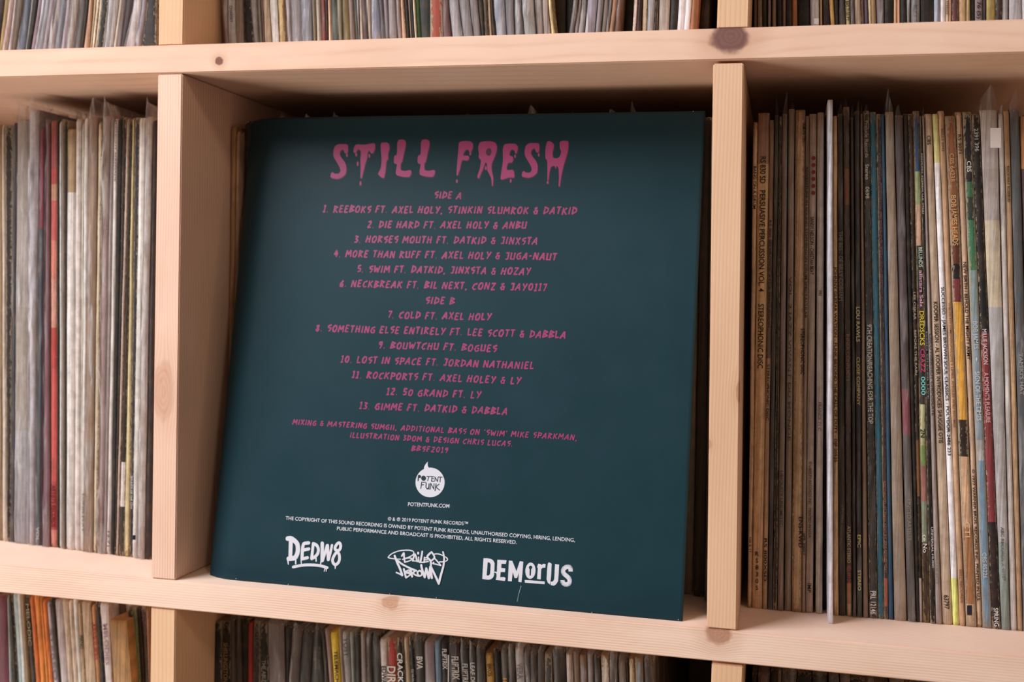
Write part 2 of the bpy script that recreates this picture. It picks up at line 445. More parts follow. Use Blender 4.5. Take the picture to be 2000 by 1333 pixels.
MIDRIGHT = '''
1471 1459.5 c09a78 w+t238 bang thin tan
1480.5 1468 caa274 -+t220 rs830 broad tan
1503 1489 8f7460 w+t234 rs800 brown with black lettering
1512 1498.5 46423f pT+t224 mr1 charcoal
1522 1509 3a3634 W - black with pale frayed edge
1527 1517.5 7a685c PT+t222 ubi taupe
1539 1531 8a7664 p+t212 viv khaki brown
1553.5 1546 b08e6c W+t214 disc stained tan
1573 1566 8c7460 -+t226 drum narrow brown
1580.5 1573 a88e7c -+t222 sandy tan with red dots
1595 1588 241e1e g - -
1596.5 1593 a8988a -+t219 fri grey-beige
1610 1606.5 30241f r - dark chocolate
1617.2 1616.2 000 g - -
1627.4 1628 caa67e -+t226 watson slim tan
1635 1638 38332f p+t222 billy black with grey lettering
1647 1653 5e4a42 wp+t208 inner brown and orange
1660.5 1665 453734 p - dark plum
1668 1673 302d2e p+t216 lou black with yellow lettering
1679.5 1685 84664c p+t222 - rust brown
1685.5 1697 26241f wp+t216 prelude black with white lettering
1699.5 1715.5 22647c w+t218 - teal blue
1712 1728 5a3c42 W+t222 mar speckled maroon
1721.5 1736 2a5478 -+t222 - blue
1728.5 1746 96806c PT+t218 - broad taupe
1747 1772 62505a P+t224 ua purple-grey
1765 1790 2c2826 - - black
1774 1797 4a3a34 w+t222 oskar dark brown
1784 1803 8a8a7a W+t216 comic multicoloured
1797 1817 28262a w+t226 fant black with small lettering
1800.5 1827 9c8c88 p+t226 cisco grey
1806 1841 c0a690 -+t222 cbs cream with thin lettering
1820.5 1861 2a2626 g - -
1822.5 1862 dcd8e0 n+t222 jb white with yellow ends
1834 1875 b8906f -+t216 fifth light brown
1846 1887 96603c W+t226 bob rust and mustard
1866.5 1908 c09c82 w+t218 nb tan with bold lettering
1880.5 1919.5 3a5058 W+t218 sign black, green and blue
1898 1937.5 262428 w+t222 mil black and red
1914 1956 b4aca8 mT+t214 kit white, wide plastic
1949 1974 c8c0bc m+t222 - silvery white
1961 1988 b8926e -+t216 rock reddish tan
1972 1998 4a5058 PT+t212 tam blue-grey
1992.5 2020 a8642f pT+t226 lord orange brown
2012 2040 6a5a50 - - umber
2024 2052 000 g - -
'''
TOPLEFT = '''
-8 -20 2c1614 - - dark red
9 -2 a08048 w - ochre
18 4 c8aca4 p - pinkish
26 13 cdc4c4 p - pale grey
32 22 6a5a50 - - earth brown
46 31 4c5a6e P - slate blue
60 48 8c8c90 W - grey with torn white edge
66 53 241e1c - - black
75 60 8c7480 - - mauve
80 66 d0d2e0 Pn - bright silver
87 70 8e8e96 P - steel grey
98 82 9a8c94 p - mauve-grey
108 92 a8a0a0 m - grey with white flap
120 106 7c828c p - blue-grey
130 118 9e909a p - lilac-grey
140 129 a89e98 P - beige
155 141 544a46 p - dark umber
168 157 3c302c - - dark brown
175 163 b88c70 w - copper brown
182 174 b8a080 W - frayed tan
188 179 d8c8ac W - frayed cream
194.5 184 cdbfac w - thin cream
198.5 188 262826 W - black with white chips
211 202 c4c8d0 mn - silver-white
222 211 a8a4a2 P - grey
233 220 cfc2b4 - - narrow cream
237.5 225 6c5a58 p - brown-grey
247 235 463a3e - - dark plum
262 244 b8b0b2 m - silver
278 262 8c8492 P - mauve-blue
288 275 2c2a2c w tl1 black with faint lettering
305 304 000 g - -
'''
TOPMID = '''
431 436 8a5e60 Pn - maroon
444 446 ccd0dc n tm1 white with blue lettering
458 461 9a8878 p - taupe
474 476 2a2628 w - black with white specks
487 495 9c9690 P - stone grey
500 505 867a68 p - olive grey
508 512 7a5c58 - - brick brown
513 517 c0a07c p - warm tan
525.5 531 d8d0cc n - bright white
540 544 d2b27c W - frayed yellow-cream
552 557 2a1c18 g - -
557 562 c8bcc4 Pn - lilac-white
566 569 98929a m - grey, clear plastic
587 591 8a90a0 m - blue-grey
608 611 8c8068 p - olive and pink
616 619 b8a898 - - beige
624.5 627 96302a p - dark red
634 637 40201e - - wine
641 642 e0b898 n - thin peach
645 648 3e5a46 p - bottle green
657 661 8c8460 p - olive
667 669 806824 p - mustard
679 683 8c7268 p - mauve-brown
690 695 626a5c p - sage
696 700 b0aab8 Pn - pale lilac
701 703 e4d0b8 n - thin cream
705 708 542e22 p - chestnut
714 720 b8a290 p - sand
724 727 7c849c m - powder blue
739 746 5a565c P - grey with white fold
748 752 8c8288 p - mauve grey
757 760 94888c P - ash grey
771.5 776 a08884 p - dusty mauve
781 785 c89c80 w - salmon tan
788 794 2a2220 - - narrow black
796 801 8a7460 W - ragged brown
800 805 241e1e - - soot black
806 811 dcceb8 n - ivory
809 814 2c5a24 - - grass green
818 823 343632 - - dark green-black
839 840 9c3c24 W tm2 rust red with torn edge
863 865 744848 p - maroon-mauve
875 883 a09ca4 mn - silver, creased plastic
894 905 8c888c m - grey, streaked plastic
915 925 74686a p - smoky brown
932 941 342a26 - - espresso
943 948 5c4c3c w - olive brown
951 956 a88a70 n - thin tan
956.5 961 342a22 - - narrow umber
962 970 8e98ac mn - icy blue
985 990 726c72 P - striped grey
1003 1005 66666c P - pewter
1018 1025 8e8e8c m - pale grey, clear plastic
1042 1048 96887a P - greige
1058 1062 a08c84 p - rosy beige
1070 1078 e0c890 w - pale yellow
1076 1086 403028 r - dark walnut
1098 1098 2c2622 r - black-brown
1120 1108.5 6e6a68 P - leaning grey
1130 1118 a08270 p - leaning pink-tan
1137 1127 7c7874 P - leaning stone
1147 1140 9890a4 mn - lilac
1168 1160 80767c P - grey-mauve
1180 1172 84706a p - cocoa
1190 1181 7a7068 P - ashen brown
1197 1187 b08466 n - caramel
1206 1195 7c4a22 p - orange-brown
1217 1210 241e1c r - sooty
1238 1233 d8beb6 W tm3 white with red chipped edge
1247 1241 3c1814 - - blackish red
1254 1252 d8c0a0 w - buff
1264 1262 8e8e96 m - steel grey
1281 1276 2a2428 W - black with beaded edge
1286 1283 b0a090 P - oatmeal
1310 1306 2c2826 - - coal black
1326 1321 e0d8dc n - clean white, left of two
1340.5 1334 e0d8dc n - clean white, right of two
1352 1345 965c34 - - ginger
1366 1360 241c1a r - shadowed black
1384 1380 000 g - -
'''
TOPRIGHT = '''
1472 1472 6e4a36 - - chestnut
1479 1479 8c7050 p - olive-brown
1490 1490 30322c - - dark green
1498 1498.5 84685e p - mauve brown
1507 1507 8a6a56 p - cocoa
1516.5 1517 2c2a28 - - black-green
1527.5 1528 866860 - - dusty rose
1536 1536 28222c - - indigo black
1547 1547.5 a4663c - - rust orange
1557.5 1558 24262c - - broad black
1581 1582 dcd8e2 mn tr1 silver-white with sticker
1601 1601.5 b0885c n - thin tan
1605.5 1606 2c2226 - - plum black
1620 1623 d8a85c - - golden
1628.5 1631 2e2c26 - - near-black
1638 1638.5 4c4440 p - dark taupe
1650 1652 d0c088 n tr2 yellow-cream with black lettering
1659.5 1661 5c504c P - dark grey
1669 1670.5 b89c88 - - wide beige
1681 1682 6c5048 W - speckled brown
1688 1689.5 5c4a5c - - violet-grey
1694.5 1697 d0b890 w - cream
1701 1702 a07c50 W - mottled tan
1710 1712 74626a P - plum grey
1727.5 1727.5 1e1c18 - - jet black
1745.5 1745 d09c74 w - peach tan
1752.5 1752.5 c89474 n - thin salmon
1758 1758.5 2c2a2a - - soft black
1769.5 1771 7c7870 p - stone
1778.5 1778 666266 P tr3 grey with dark capitals
1798 1798 24201f - - deep black
1824 1824 9aa0b4 n - pale blue
1836 1836 e6dcde n - white
1847.5 1847.5 d0b498 n tr4 thin cream with black lettering
1853.5 1853.5 c89878 n - narrow pink-tan
1859 1859 6a363c W - maroon patterned
1873 1873 a8845c w - fawn
1887 1887 9c8450 W - frayed olive
1895 1895.5 22261e - - green-black
1905 1905 84747a w tr5 mauve-grey with lettering
1920 1920.5 3a2c3c n - aubergine
1926 1926 a8904c - - mustard
1944 1944 3c302a w - chocolate
1957 1957 9a9494 p - ash grey
1971 1971 b0acb4 mn - lilac-grey
1997 1997 e2e2ea n - cool white
2010 2010 6c6460 - - drab
2024 2024 000 g - -
'''
BOTLEFT = '''
-6 -6 7a3c50 - - maroon
12 16 9aa4a8 n - blue-grey
18 23 2a2428 w - black
25 35 a8bcc4 n - pale blue
36 44 dcdcdc n - white
42 51 9c8268 - - taupe
48 57 40342c w bl1 dark with blurred lettering
58 69 d86a18 n - deep orange
66 77.5 ee8420 n - orange
76 87 f09038 n - light orange
82 93.5 dd7420 n - burnt orange
90 102 b0a4b0 w bl2 grey with faint lettering
98.5 113 40342e - - narrow umber
107 118 b8aab0 n - lilac
121 132 cbb4a2 - - beige
133 142.5 d6c2b4 - - pale sand
141.5 151 e0dcda n - chalk white
151 158 b89c80 w bl3 tan with black lettering
158.5 167 c0a288 - - wide tan
176 186 c68a58 n bl4 tan with red lettering
185.5 195 2c282e w - blue-black
196 207 d8ccd0 - bl5 white with pink lettering
212 219 6a564a r - dim brown
226 236 b8aca0 r - dim white
247 257 2c2c28 w - black
258.5 268 4c7c56 w - green
264.5 274 342c26 - - brown-black
273 282 6a5450 W - mauve
284 290 b07c60 W - reddish tan
291.5 292.5 000 g - -
'''
BOTMID = '''
416 414 2a2a34 w - navy black
432 432 302824 w bm1 black with gold lettering
449 449 5c4638 p - ribbed brown
459 460 46342c P - dark brown
472 474 2a2624 - - narrow charcoal
484.5 484 c03030 n+t1218 - thin red
492.5 492 30282a pW bm2 black with dim capitals
508 508 2a2826 w bm3 black with tiny lettering
521 524 7c6c68 m - wide grey
554 556 2e2a28 - - charcoal
569 563 64504a m - shiny crumpled brown
590 582 2a2422 p - brown-black
612 606 2c2a28 p bm4 black with dark lettering
627 634 50443a p - olive brown
634 642 b09088 - - pinkish
643.5 651 f2cc08 n+t1237 tele bright yellow
660 665.5 a8907c -T - tan
667 672.5 b0aeb4 P bm5 pale grey with grey capitals
681 686 9caaa6 p - pale green
690.5 693 2a2628 p - smooth black
703 705 9a9094 W - black and white textured
714 717 34302f P - glossy charcoal
726 728.5 2e3030 P - glossy black
740.5 745 e0d8dc n+t1250 edw white with black capitals
755 758 b02c22 w dirty red with white capitals
774 777.5 2a2a38 w crack black with bold white capitals
785.5 791 dcc4ac n - plain cream
796 801.5 28303e w bm6 midnight blue
807 812 2e3034 P bva grey-black with three white capitals
828 830 9a8c9c m - lilac
847 851 6f92b4 n+t1253 - light blue
859 863 282430 n flip1 plain black with white capitals
873.5 878 2c2430 p flip2 black with white stripe and capitals
896 900.5 28303a P flip3 blue-black with white capitals
913 917.5 26303c P leaf navy with white capitals
928.5 931 3a3438 p - dark plum
944 949 c8963c w+t1277 bm7 gold
961 967 24221f - - soot black
973.5 980 6c6866 P bm8 grey with gold lettering
988 993 4a484a P - slate grey
1003 1008 c4c0c8 PT verve pale lilac with grey capitals
1021 1025 5c565a m - smoky grey
1034 1037 4e484c m - dull grey
1048 1050 565052 m - ash grey
1062 1064 5a5a5c W - grey speckled
1076 1079 242024 p - pure black
1102 1106 dcd0cc pT - ivory white
1116 1121 8c7060 P - light brown
1130 1134 9c949e W - frayed lilac
1143 1148 a49ca8 p - smooth lilac
1156 1161 2c2624 p - deep brown
1170 1175 dcd4cc w - chipped white
1187 1190 463a34 PT - walnut brown
1203 1207.5 8c7a70 PT - wide taupe
1221 1225 2c2420 - - narrow black
1224.5 1229 d0c0a4 w - narrow cream
1237.5 1241 8e9cae W - blue striped
1253 1257 3c2c28 PT - translucent brown
1275 1279 241e1c g - -
'''
BOTRIGHT = '''
1470 1468 241e1e - - black
1480 1478 7c5c54 PT - brown
1506 1504 2a2422 - - coal black
1519 1517 8c7460 W - khaki
1527 1525 5a4a44 mT - clear-wrapped brown
1558 1556 302826 - - espresso
1586 1585 342c2c P - plum black
1618 1617 4c4448 mT - smoky grey
1640 1640 74584a P - reddish brown
1662 1662 2c2624 - - dark umber
1690 1690 6a5c54 P - taupe
1712 1712 352d2c - - charcoal
1738 1738 5c4c48 P - mauve-brown
1770 1770 2e2826 - - near-black
1800 1800 000 g - -
'''
BANDS = {
 'ml2': [(0, 'b0a49e'), (600, 'a89a90'), (840, 'aaa6ac')],
 'ml3': [(0, '9c3c58'), (446, '4c5c68')],
 'ml5': [(0, 'b8505c'), (330, 'd04c48'), (360, 'd89878'), (392, 'd65a58'), (470, 'dc7a6a'), (545, 'd89080'), (640, 'c03a38'), (720, 'd24a48'), (940, 'c04044'), (1035, 'e08078')],
 'ml6': [(0, 'b89c78'), (376, 'e4dcd8')],
 'ml9': [(0, '3c3430'), (903, 'e4dad8'), (990, '4a4a44')],
 'ml8': [(0, 'e0d8d6')],
 'rs830': [(0, '9a7460'), (320, 'c8a074'), (700, 'c89c74')],  # darker top band: shadow of the upper board put into the spine colour
 'rs800': [(0, '8a6a58'), (470, '6c5a50'), (700, 'b08e70')],
 'inner': [(0, '5e4c46'), (330, '8c5a38'), (400, '5c4a48'), (1140, 'c0864c'), (1180, 'd8b07c')],
 'mar': [(0, '4a3a3e'), (1130, 'b0543c'), (1185, '5a4438')],
 'comic': [(0, '28547c'), (335, '8c9c70'), (400, 'c49c84'), (480, '243c3c'), (560, '3c2440'), (700, '343c40'), (790, 'b8b88c'), (870, '7c9a58'), (910, '9c6460'), (980, '7c8c7c'), (1060, '46342c')],
 'jb': [(0, 'd0cc88'), (318, 'dcd8e0'), (1130, 'd8dc74')],
 'bob': [(0, '8c5434'), (420, 'a05c24'), (470, '6c3424'), (515, '2a1c20'), (545, '7c2a34'), (590, 'd8981c'), (820, '382824'), (892, 'c89c78'), (1030, 'a0683c'), (1180, 'c0a080')],
 'sign': [(0, '2a2a34'), (355, '3c7858'), (385, '2c4440'), (430, '3c7c58'), (528, '7c9094'), (620, '7c8c9c'), (860, 'a8a4a8'), (900, '6c8ca8')],
 'mil': [(0, '242226'), (650, '8c2c38'), (1020, '302428')],
 'oskar': [(0, '4a3830'), (430, '342c2a'), (860, '7c4c2c'), (970, '2c2222'), (1130, '9c8c8c')],
 'lord': [(0, 'b07038'), (330, '4c2c34'), (600, '8c5c30'), (760, '6c2c34')],
 'kit': [(0, 'b4aaa8'), (330, 'a89c98'), (430, 'c8b89c'), (600, 'a8a4a6'), (1060, '7c9088')],
 'ua': [(0, '54444a'), (760, '8c3c4c'), (850, '5c5450')],
 'tm2': [(0, '9c3a24')],
}
tl, tm, tr = 'top left', 'top middle', 'top right'
def yf_left(px): return .0615-(px/290)*.0175
def yf(c): return lambda px: c
zT = H+T1
def zc(py): return lambda px, Y: at_y(px, py, Y).z
def zfix(z): return lambda px, Y: z
G = 'records in the %s cell'
build_cell('ML', 'middle left', MIDLEFT, yf_left, 0.0, .309, zfix(.300), zfix(0.0), 1, 1, KML, BANDS, G % 'middle left')
build_cell('MR', 'middle right', MIDRIGHT, yf(.052), 0.0, .3065, zfix(.300), zfix(0.0), 1, 1, KMR, BANDS, G % 'middle right')
build_cell('TL', tl, TOPLEFT, yf(.045), zT, .309, zc(0), zc(95), .12, 1, KTL, BANDS, G % tl)
build_cell('TM', tm, TOPMID, yf(.045), zT, .309, zc(0), zc(80), .12, 1, KTM, BANDS, G % tm)
build_cell('TR', tr, TOPRIGHT, yf(.045), zT, .309, zc(0), zc(50), .5, 1, KTR, BANDS, G % tr)
zB = -T0-H
build_cell('BL', 'bottom left', BOTLEFT, yf(.054), zB, .3115, zc(1190), zc(1333), 1, .25, KBL, BANDS, G % 'bottom left')
build_cell('BM', 'bottom middle', BOTMID, yf(.055), zB, .3080, zc(1240), zc(1333), 1, .25, KBM, BANDS, G % 'bottom middle')
build_cell('BR', 'bottom right', BOTRIGHT, yf(.055), zB, .3085, zc(1310), zc(1345), 1, .25, KBR, BANDS, G % 'bottom right')

# free-standing pieces among the records -------------------------------------------------
def straight(xa, xb): return (lambda z: xa+(xb-xa)*0)
# white card divider standing forward of its neighbours
Yw = .0318
xa0, xa1 = x_at(1617.2, Yw, 0), x_at(1627.6, Yw, 0); xb0, xb1 = x_at(1617.0, Yw, .31), x_at(1626.6, Yw, .31)
hz = at_y(1622, 194, Yw).z
wc, wbase = make_record(lambda z: lerp(xa0, xb0, z/.31), lambda z: lerp(xa1, xb1, z/.31), Yw, .0, hz, [(hz, hexc('d6d4e0', 1.15))], 0.0, (.8, .8, .8), 3.3, .0001, depth=.29, name='white_card_sleeve')
tag(wc, 'plain white card sleeve pulled forward, middle right cell', 'record')
# brown paper mailer standing in front of two dim records, bottom left cell
Yk = .044; ktop = at_y(230, 1213, Yk).z
def kx(px_t, px_b):
    A = x_at(px_t, Yk, ktop); zb = at_y(px_b, 1333, Yk).z; B = x_at(px_b, Yk, zb); m = (A-B)/(ktop-zb)
    return lambda z: B+(z-zb)*m if z > zb else B+(z-zb)*m*.25
kr, kb = make_record(kx(213, 222), kx(247, 256.5), Yk, zB, ktop-zB, [(ktop, hexc('b88c5c', .95))], .25, hexc('8c6840'), 8.8, .0002, depth=.0525, name='brown_paper_mailer')
tag(kr, 'short brown kraft paper mailer in front of dim records, bottom left cell', 'mailer')
ke = mesh('mailer_edge', [], []) if False else None

# the row hidden behind the album cover
HIDC = ['6a5a50', '2c2624', '8a7a6c', '3a3438', '564840', '9c8a78', '2a2a30']
names_hidden = []
x = .0182; i = 0; rg = random.Random(11)
strip = [(.0182, .0218, 'b08868', 'thin tan record sleeve beside the left upright, behind the album cover'),
         (.0220, .0248, 'b89478', 'shorter pale tan record sleeve behind the album cover, near left upright')]
for (a, b, hx, lb) in strip:
    ytop = .3055 if i == 0 else .302
    o, bs = make_record((lambda a: lambda z: a)(a), (lambda b: lambda z: b)(b), .066+.0006*i, 0, ytop, [(ytop, hexc(hx, 1.0))], .3, DARKPAPER, 50+i, .0001)
    tag(o, lb, 'record', 'records behind the album cover'); i += 1
x = .0252
flaps = {.052: 1, .070: 1, .093: 1, .19: 1, .228: 1, .236: 1, .262: 1, .283: 1, .30: 1}
while x < .3525:
    wd = rg.uniform(.0045, .0085); x2 = min(x+wd, .3545)
    Yh = .0715+rg.uniform(0, .002)
    if x > .345: Yh = .0585+rg.uniform(0, .001)
    elif x > .338: Yh = .069
    h = .3085+rg.uniform(-.003, .002)
    sl = .0064
    fL = (lambda a: lambda z: a + (sl*(1-z/H)*max(0, (a-.33)/.0245) if a > .33 else 0))(x)
    fR = (lambda a: lambda z: a + (sl*(1-z/H)*max(0, (a-.33)/.0245) if a > .33 else 0))(x2)
    o, bs = make_record(fL, fR, Yh, 0, h, [(h, hexc(rg.choice(HIDC), .8))], .3, PALEPAPER, 70+i, .0002)
    if any(abs(f-(x+x2)/2) < wd*.5 for f in flaps) or x > .335 and rg.random() < .5:
        make_film(fL, fR, Yh, 0, h, 70+i, .4, rg.uniform(.006, .012), .002, o, bs)
    if x > .338: tag(o, 'dark record sleeve %s, in the gap right of the album cover' % ('against the right upright' if x2 > .3525 else 'beside the cover edge'), 'record', 'dark records right of the album cover')
    else: tag(o, 'record sleeve in the row hidden behind the album cover', 'record', 'records hidden behind the album cover')
    x = x2; i += 1

# lettering on the spines ------------------------------------------------------------------
T = spine_text
T('rs830', 'RS 830 SD', 306, 358, '2a201a', .5); T('rs830', 'PERSUASIVE PERCUSSION VOL. 4', 372, 570, '2a201a', .5)
T('rs830', 'STEREOPHONIC DISC', 594, 720, '2a201a', .5)
for j, ch in enumerate('RS830S'):
    o, base, L, R, Y, z0, h = REC['rs830']
    me, bb = text_mesh('spine_text', ch, .01); c = at_y(1478.5, 1082+13.3*j, Y)
    for v in me.vertices: v.co = ((v.co.x-(bb[0]+bb[1])/2)*.0039+c.x-base.x, -.00032, (v.co.y-.36)*.0039+c.z-base.z)
    link('spine_text', me, ink('2a201a'), o)
T('bang', 'BANG ON A DRUM', 325, 408, '3a2a20', .62); T('bang', '108 & 17', 1050, 1080, '6a4a34', .5)
T('rs800', 'RS 800 SD PROVOCATIVE PERCUSSION', 430, 640, '3a3028', .55); T('rs800', 'STEREOPHONIC DISC', 712, 822, '241a16', .6)
T('rs800', 'RS 800XSD', 1052, 1136, '241a16', .62)
T('ubi', 'UBIQUITY UNLIMITED', 920, 1030, '3a302a', .5)
T('viv', 'VOL. 2 JAZZ VIVANT DU MONDE', 540, 862, '4a3c34', .4)
T('disc', 'DRUMS AND STEREO', 240, 280, '1e1614', .35, .9); T('disc', 'STEREOPHONIC DISC', 642, 732, '1e1614', .38, .9)
T('disc', 'ENS-KWD', 1010, 1070, '1e1614', .42, .85)
T('drum', 'ADVENTURE IN SOUND STEPHENSON DRUM SPECTACULAR', 325, 622, '2a1e1a', .62); T('drum', 'SPR 30057', 1042, 1085, '2a1e1a', .62)
T('sandy', 'SANDY NELSON - CHEETAH BEAT', 424, 537, '2a2220', .5); T('sandy', '© LIBERTY RECORDS INC · PRINTED IN U.S.A.', 902, 1052, '4a4038', .36)
T('sandy', 'IMP', 1140, 1158, '3a2e28', .5)
T('fri', 'FRI', 568, 578, '5a5048', .5); T('fri', 'FRANCE 71 C', 786, 842, '6a6058', .42)
T('watson', 'JOHNNY GUITAR WATSON - FUNK BEYOND THE CALL OF DUTY - DJF 20525', 521, 903, '4a1c1c', .68)
T('billy', 'THE BEST OF BILLY COBHAM', 452, 588, '8c8478', .6); T('billy', 'ATLANTIC', 985, 1035, '5a5248', .4)
T('inner', 'INNER CONFLICTS', 653, 745, 'a08060', .5); T('inner', 'ATLANTIC STEREO', 1028, 1100, 'd8c4a0', .55)
T('lou', 'LOU RAWLS', 600, 668, 'd8cc98', .62); T('lou', 'CLOSE COMPANY', 698, 792, 'd0b860', .55); T('lou', 'EPIC', 1045, 1070, 'e0d090', .55); T('lou', 'STEREO', 1114, 1154, 'e0d090', .5)
T('prelude', 'Prelude Records', 236, 308, 'a8a090', .5); T('prelude', 'Stereo', 321, 351, 'c8c0b0', .5); T('prelude', '0698', 365, 388, 'c8c0b0', .5)
T('prelude', '9TH CREATION/REACHING FOR THE TOP', 634, 828, 'c8c0b8', .58); T('prelude', 'PRL 12146', 1155, 1200, 'e0dcd8', .6)
T('mar', 'HAPPY RECORDS PRESENTS THE SOUND', 300, 560, '7c5c68', .4, k=.8); T('mar', 'RECORDED IN ENGLAND BY ARRANGEMENT', 940, 1120, '9c6c5c', .5)
T('ua', 'UNITED ARTISTS', 976, 1056, '8c8478', .4)
T('oskar', 'LEE OSKAR', 571, 625, 'b0a498', .5); T('oskar', 'BEFORE THE RAIN', 645, 733, 'b0a498', .5)
T('comic', 'BELUNDS', 483, 522, 'c8d4c8', .55, .7); T('comic', 'allstars Salz', 528, 600, 'd8a8c0', .5, .7); T('comic', 'DREDSCKS', 608, 675, 'e0cc38', .66, .7)
T('comic', 'CRAZZ', 682, 728, 'd84878', .6, .7); T('comic', '0000', 736, 772, '80d8d8', .6, .7); T('comic', '2N', 838, 855, '282828', .7); T('comic', 'ce No', 1045, 1080, 'f0e8e8', .6)
T('fant', 'FANTASY STEREO U.S. 29671', 300, 418, 'c8c4bc', .55, .55); T('fant', 'DON OLIVER LIVE', 648, 780, '8c8c94', .4, .7); T('fant', 'UNIVERSAL MUSIC', 1030, 1110, 'd8d4d0', .4, .8)
T('cisco', 'CISCO PARK-HOT CHOCOLATE', 652, 812, '2c2a2c', .55, .6); T('cisco', '25KWB (37)', 1075, 1140, '8c8470', .5, .6)
T('cbs', 'CBS', 265, 283, '3a3028', .5); T('cbs', 'KOOPER SESSION - AL KOOPER INTRODUCES SHUGGIE OTIS', 590, 866, '241c18', .5, .55); T('cbs', '63797', 1163, 1190, '241c18', .5, .5)
T('jb', 'SUCCESSO - JAMES BROWN SOUL CLASSICS - POLYDOR 2486 233', 561, 890, '1c1c24', .56)
T('fifth', 'BELLS 6045', 252, 296, '7c6048', .45); T('fifth', 'THE FIFTH DIMENSION/LOVE\'S LINES, ANGLES AND RHYMES', 590, 835, '946c50', .48); T('fifth', 'BELL RECORDS', 1113, 1178, '8c6048', .5)
T('bob', 'CBS 64238', 300, 355, 'd0a478', .42); T('bob', 'BOB JAMES HEADS', 382, 480, 'd8b080', .5); T('bob', 'CTI', 1020, 1050, 'e0c09c', .5)
T('nb', 'RS 3071', 263, 300, '3a2c24', .5); T('nb', 'NEW BIRTH / BEHOLD THE MIGHTY ARMY', 512, 703, '1e1816', .55); T('nb', '© 1977 WARNER BROS. RECORDS INC. PRINTED IN U.S.', 917, 1175, '241c1a', .5)
T('sign', 'CBS', 315, 336, 'e8e4e0', .5); T('sign', 'BOB JAMES', 628, 682, 'c8ccd0', .5); T('sign', '•', 698, 706, 'd8dce0', .4); T('sign', 'SIGN OF THE TIMES', 726, 822, 'd0d4dc', .5); T('sign', 'CBS 85226', 1080, 1130, 'c8d0d8', .45)
T('mil', '2391 396', 251, 296, 'c0bcbc', .5); T('mil', 'MILLIE JACKSON', 643, 712, 'd8ccd0', .5); T('mil', 'A MOMENT\'S PLEASURE', 728, 826, 'e0b0b4', .5); T('mil', 'SPRING', 1188, 1224, 'e0dcdc', .5)
T('kit', 'ABC RECORDS X 46187', 1030, 1135, '34342c', .32, .45)
T('rock', 'ROCKWAY ROSEBUD', 325, 395, '2c201c', .5); T('tam', 'TAMIKI\'S HAT', 690, 772, 'a0a4a8', .35); T('lord', 'LORD OF THE RINGS', 680, 790, 'd8c8a8', .3)
T('tr2', 'BAS 7150 PY', 2, 41, '1c1a14', .7); T('tr3', 'KITS', 10, 44, '34302f', .4); T('tr4', 'STEREO', 2, 28, '2c201c', .6, .4); T('tr5', '76 (5)', 3, 36, '3a2c30', .5)
T('tm1', 'CHARSET', 11, 44, '6c7c90', .4)
T('ml5', 'ARTISTS RECORDS', 948, 1030, '7c1c20', .62)
T('ml7', 'LONG PLAY', 965, 1040, '3a2e38', .5, .8); T('ml8', 'MIDNIGHT SERENADE', 235, 355, '6a6264', .4, .6); T('ml8', '12.71', 1038, 1068, '4a4448', .5, .6)
T('ml11', 'SOUNDS OF THE CITY', 930, 995, 'c8c8d0', .55); T('ml3', 'VOL.', 1030, 1060, 'c8c8c8', .5)
T('bl1', 'MELODIC', 1180, 1262, 'a09070', .6); T('bl3', 'PIANO', 1242, 1268, '1c1a18', .75, .6); T('bl4', 'TREASURES', 1218, 1290, 'b83028', .8); T('bl5', 'MELODIES', 1220, 1300, 'b88c98', .5); T('bl2', 'STEREO', 1230, 1330, '847884', .5)
T('bm1', 'SHELLINGSTON', 1256, 1334, 'a08458', .5); T('bm2', 'B IN T', 1224, 1288, '5c5654', .5); T('bm3', 'THE ABLE', 1290, 1333, '9c988c', .5)
T('bm4', 'TURN OVER', 1263, 1308, '4c4640', .6); T('tele', 'TELEMACHUS', 1272, 1350, '4c3c10', .48, .62); T('bm5', 'YOST', 1246, 1284, '5c5c64', .6)
T('edw', 'EDWARD', 1302, 1352, '1e1c20', .66); T('dirty', 'DIRTY', 1302, 1360, 'f0ece8', .85, .4, .02); T('crack', 'CRACKIN', 1276, 1350, 'f4f4f4', .8, .5, .02)
T('bm6', 'DJ NUMARK', 1308, 1345, 'c8ccd0', .4); T('bva', 'BVA', 1283, 1308, 'f0f0f0', .62, .55, .02)
T('flip1', 'FLIPTRIX', 1268, 1308, 'e8e4ea', .6, .55); T('flip2', 'FLIPTRIX', 1283, 1328, 'f0ecf0', .62, .6); T('flip3', 'FLIPTRIX', 1297, 1342, 'e0e4ea', .62, .55)
T('leaf', 'LEAF DUKE', 1295, 1352, 'f0f0f4', .6, .5); T('bm7', 'BROS', 1298, 1322, '5c4420', .5); T('bm8', 'III', 1325, 1340, 'e0a840', .6); T('verve', 'VERA', 1296, 1328, '8c888c', .62)
T('inner', 'SD 19174', 1105, 1140, 'c86c30', .5)

# small printed shapes and stickers on spines
def patch(tg, px0, py0, px1, py1, hx, name='sticker', k=1.0, dy=.0004, disc=False):
    o, base, L, R, Y, z0, h = REC[tg]; Yp = Y-dy
    if disc:
        c = at_y(px0, py0, Yp); pts = [c+Vector((math.cos(t*math.pi/6)*px1, 0, math.sin(t*math.pi/6)*px1)) for t in range(12)]
    else: pts = [at_y(px0, py1, Yp), at_y(px1, py1, Yp), at_y(px1, py0, Yp), at_y(px0, py0, Yp)]
    me = mesh(name, [p-base for p in pts], [tuple(range(len(pts)))])
    return link(name, me, ink(hx, k), o)
for j in range(6): patch('sandy', 1589-.12*j, 309+13.6*j, .00125, 0, '8c3038', 'red_dot', disc=True)
patch('tr1', 1590, 36, 1599, 47, 'f4f2f4', dy=.004); patch('ml12', 259, 1046, 265, 1055, '18181c', 'black_mark', dy=.006)
patch('kit', 1934, 250, 1955, 289, 'e8e0e0', dy=.0062)
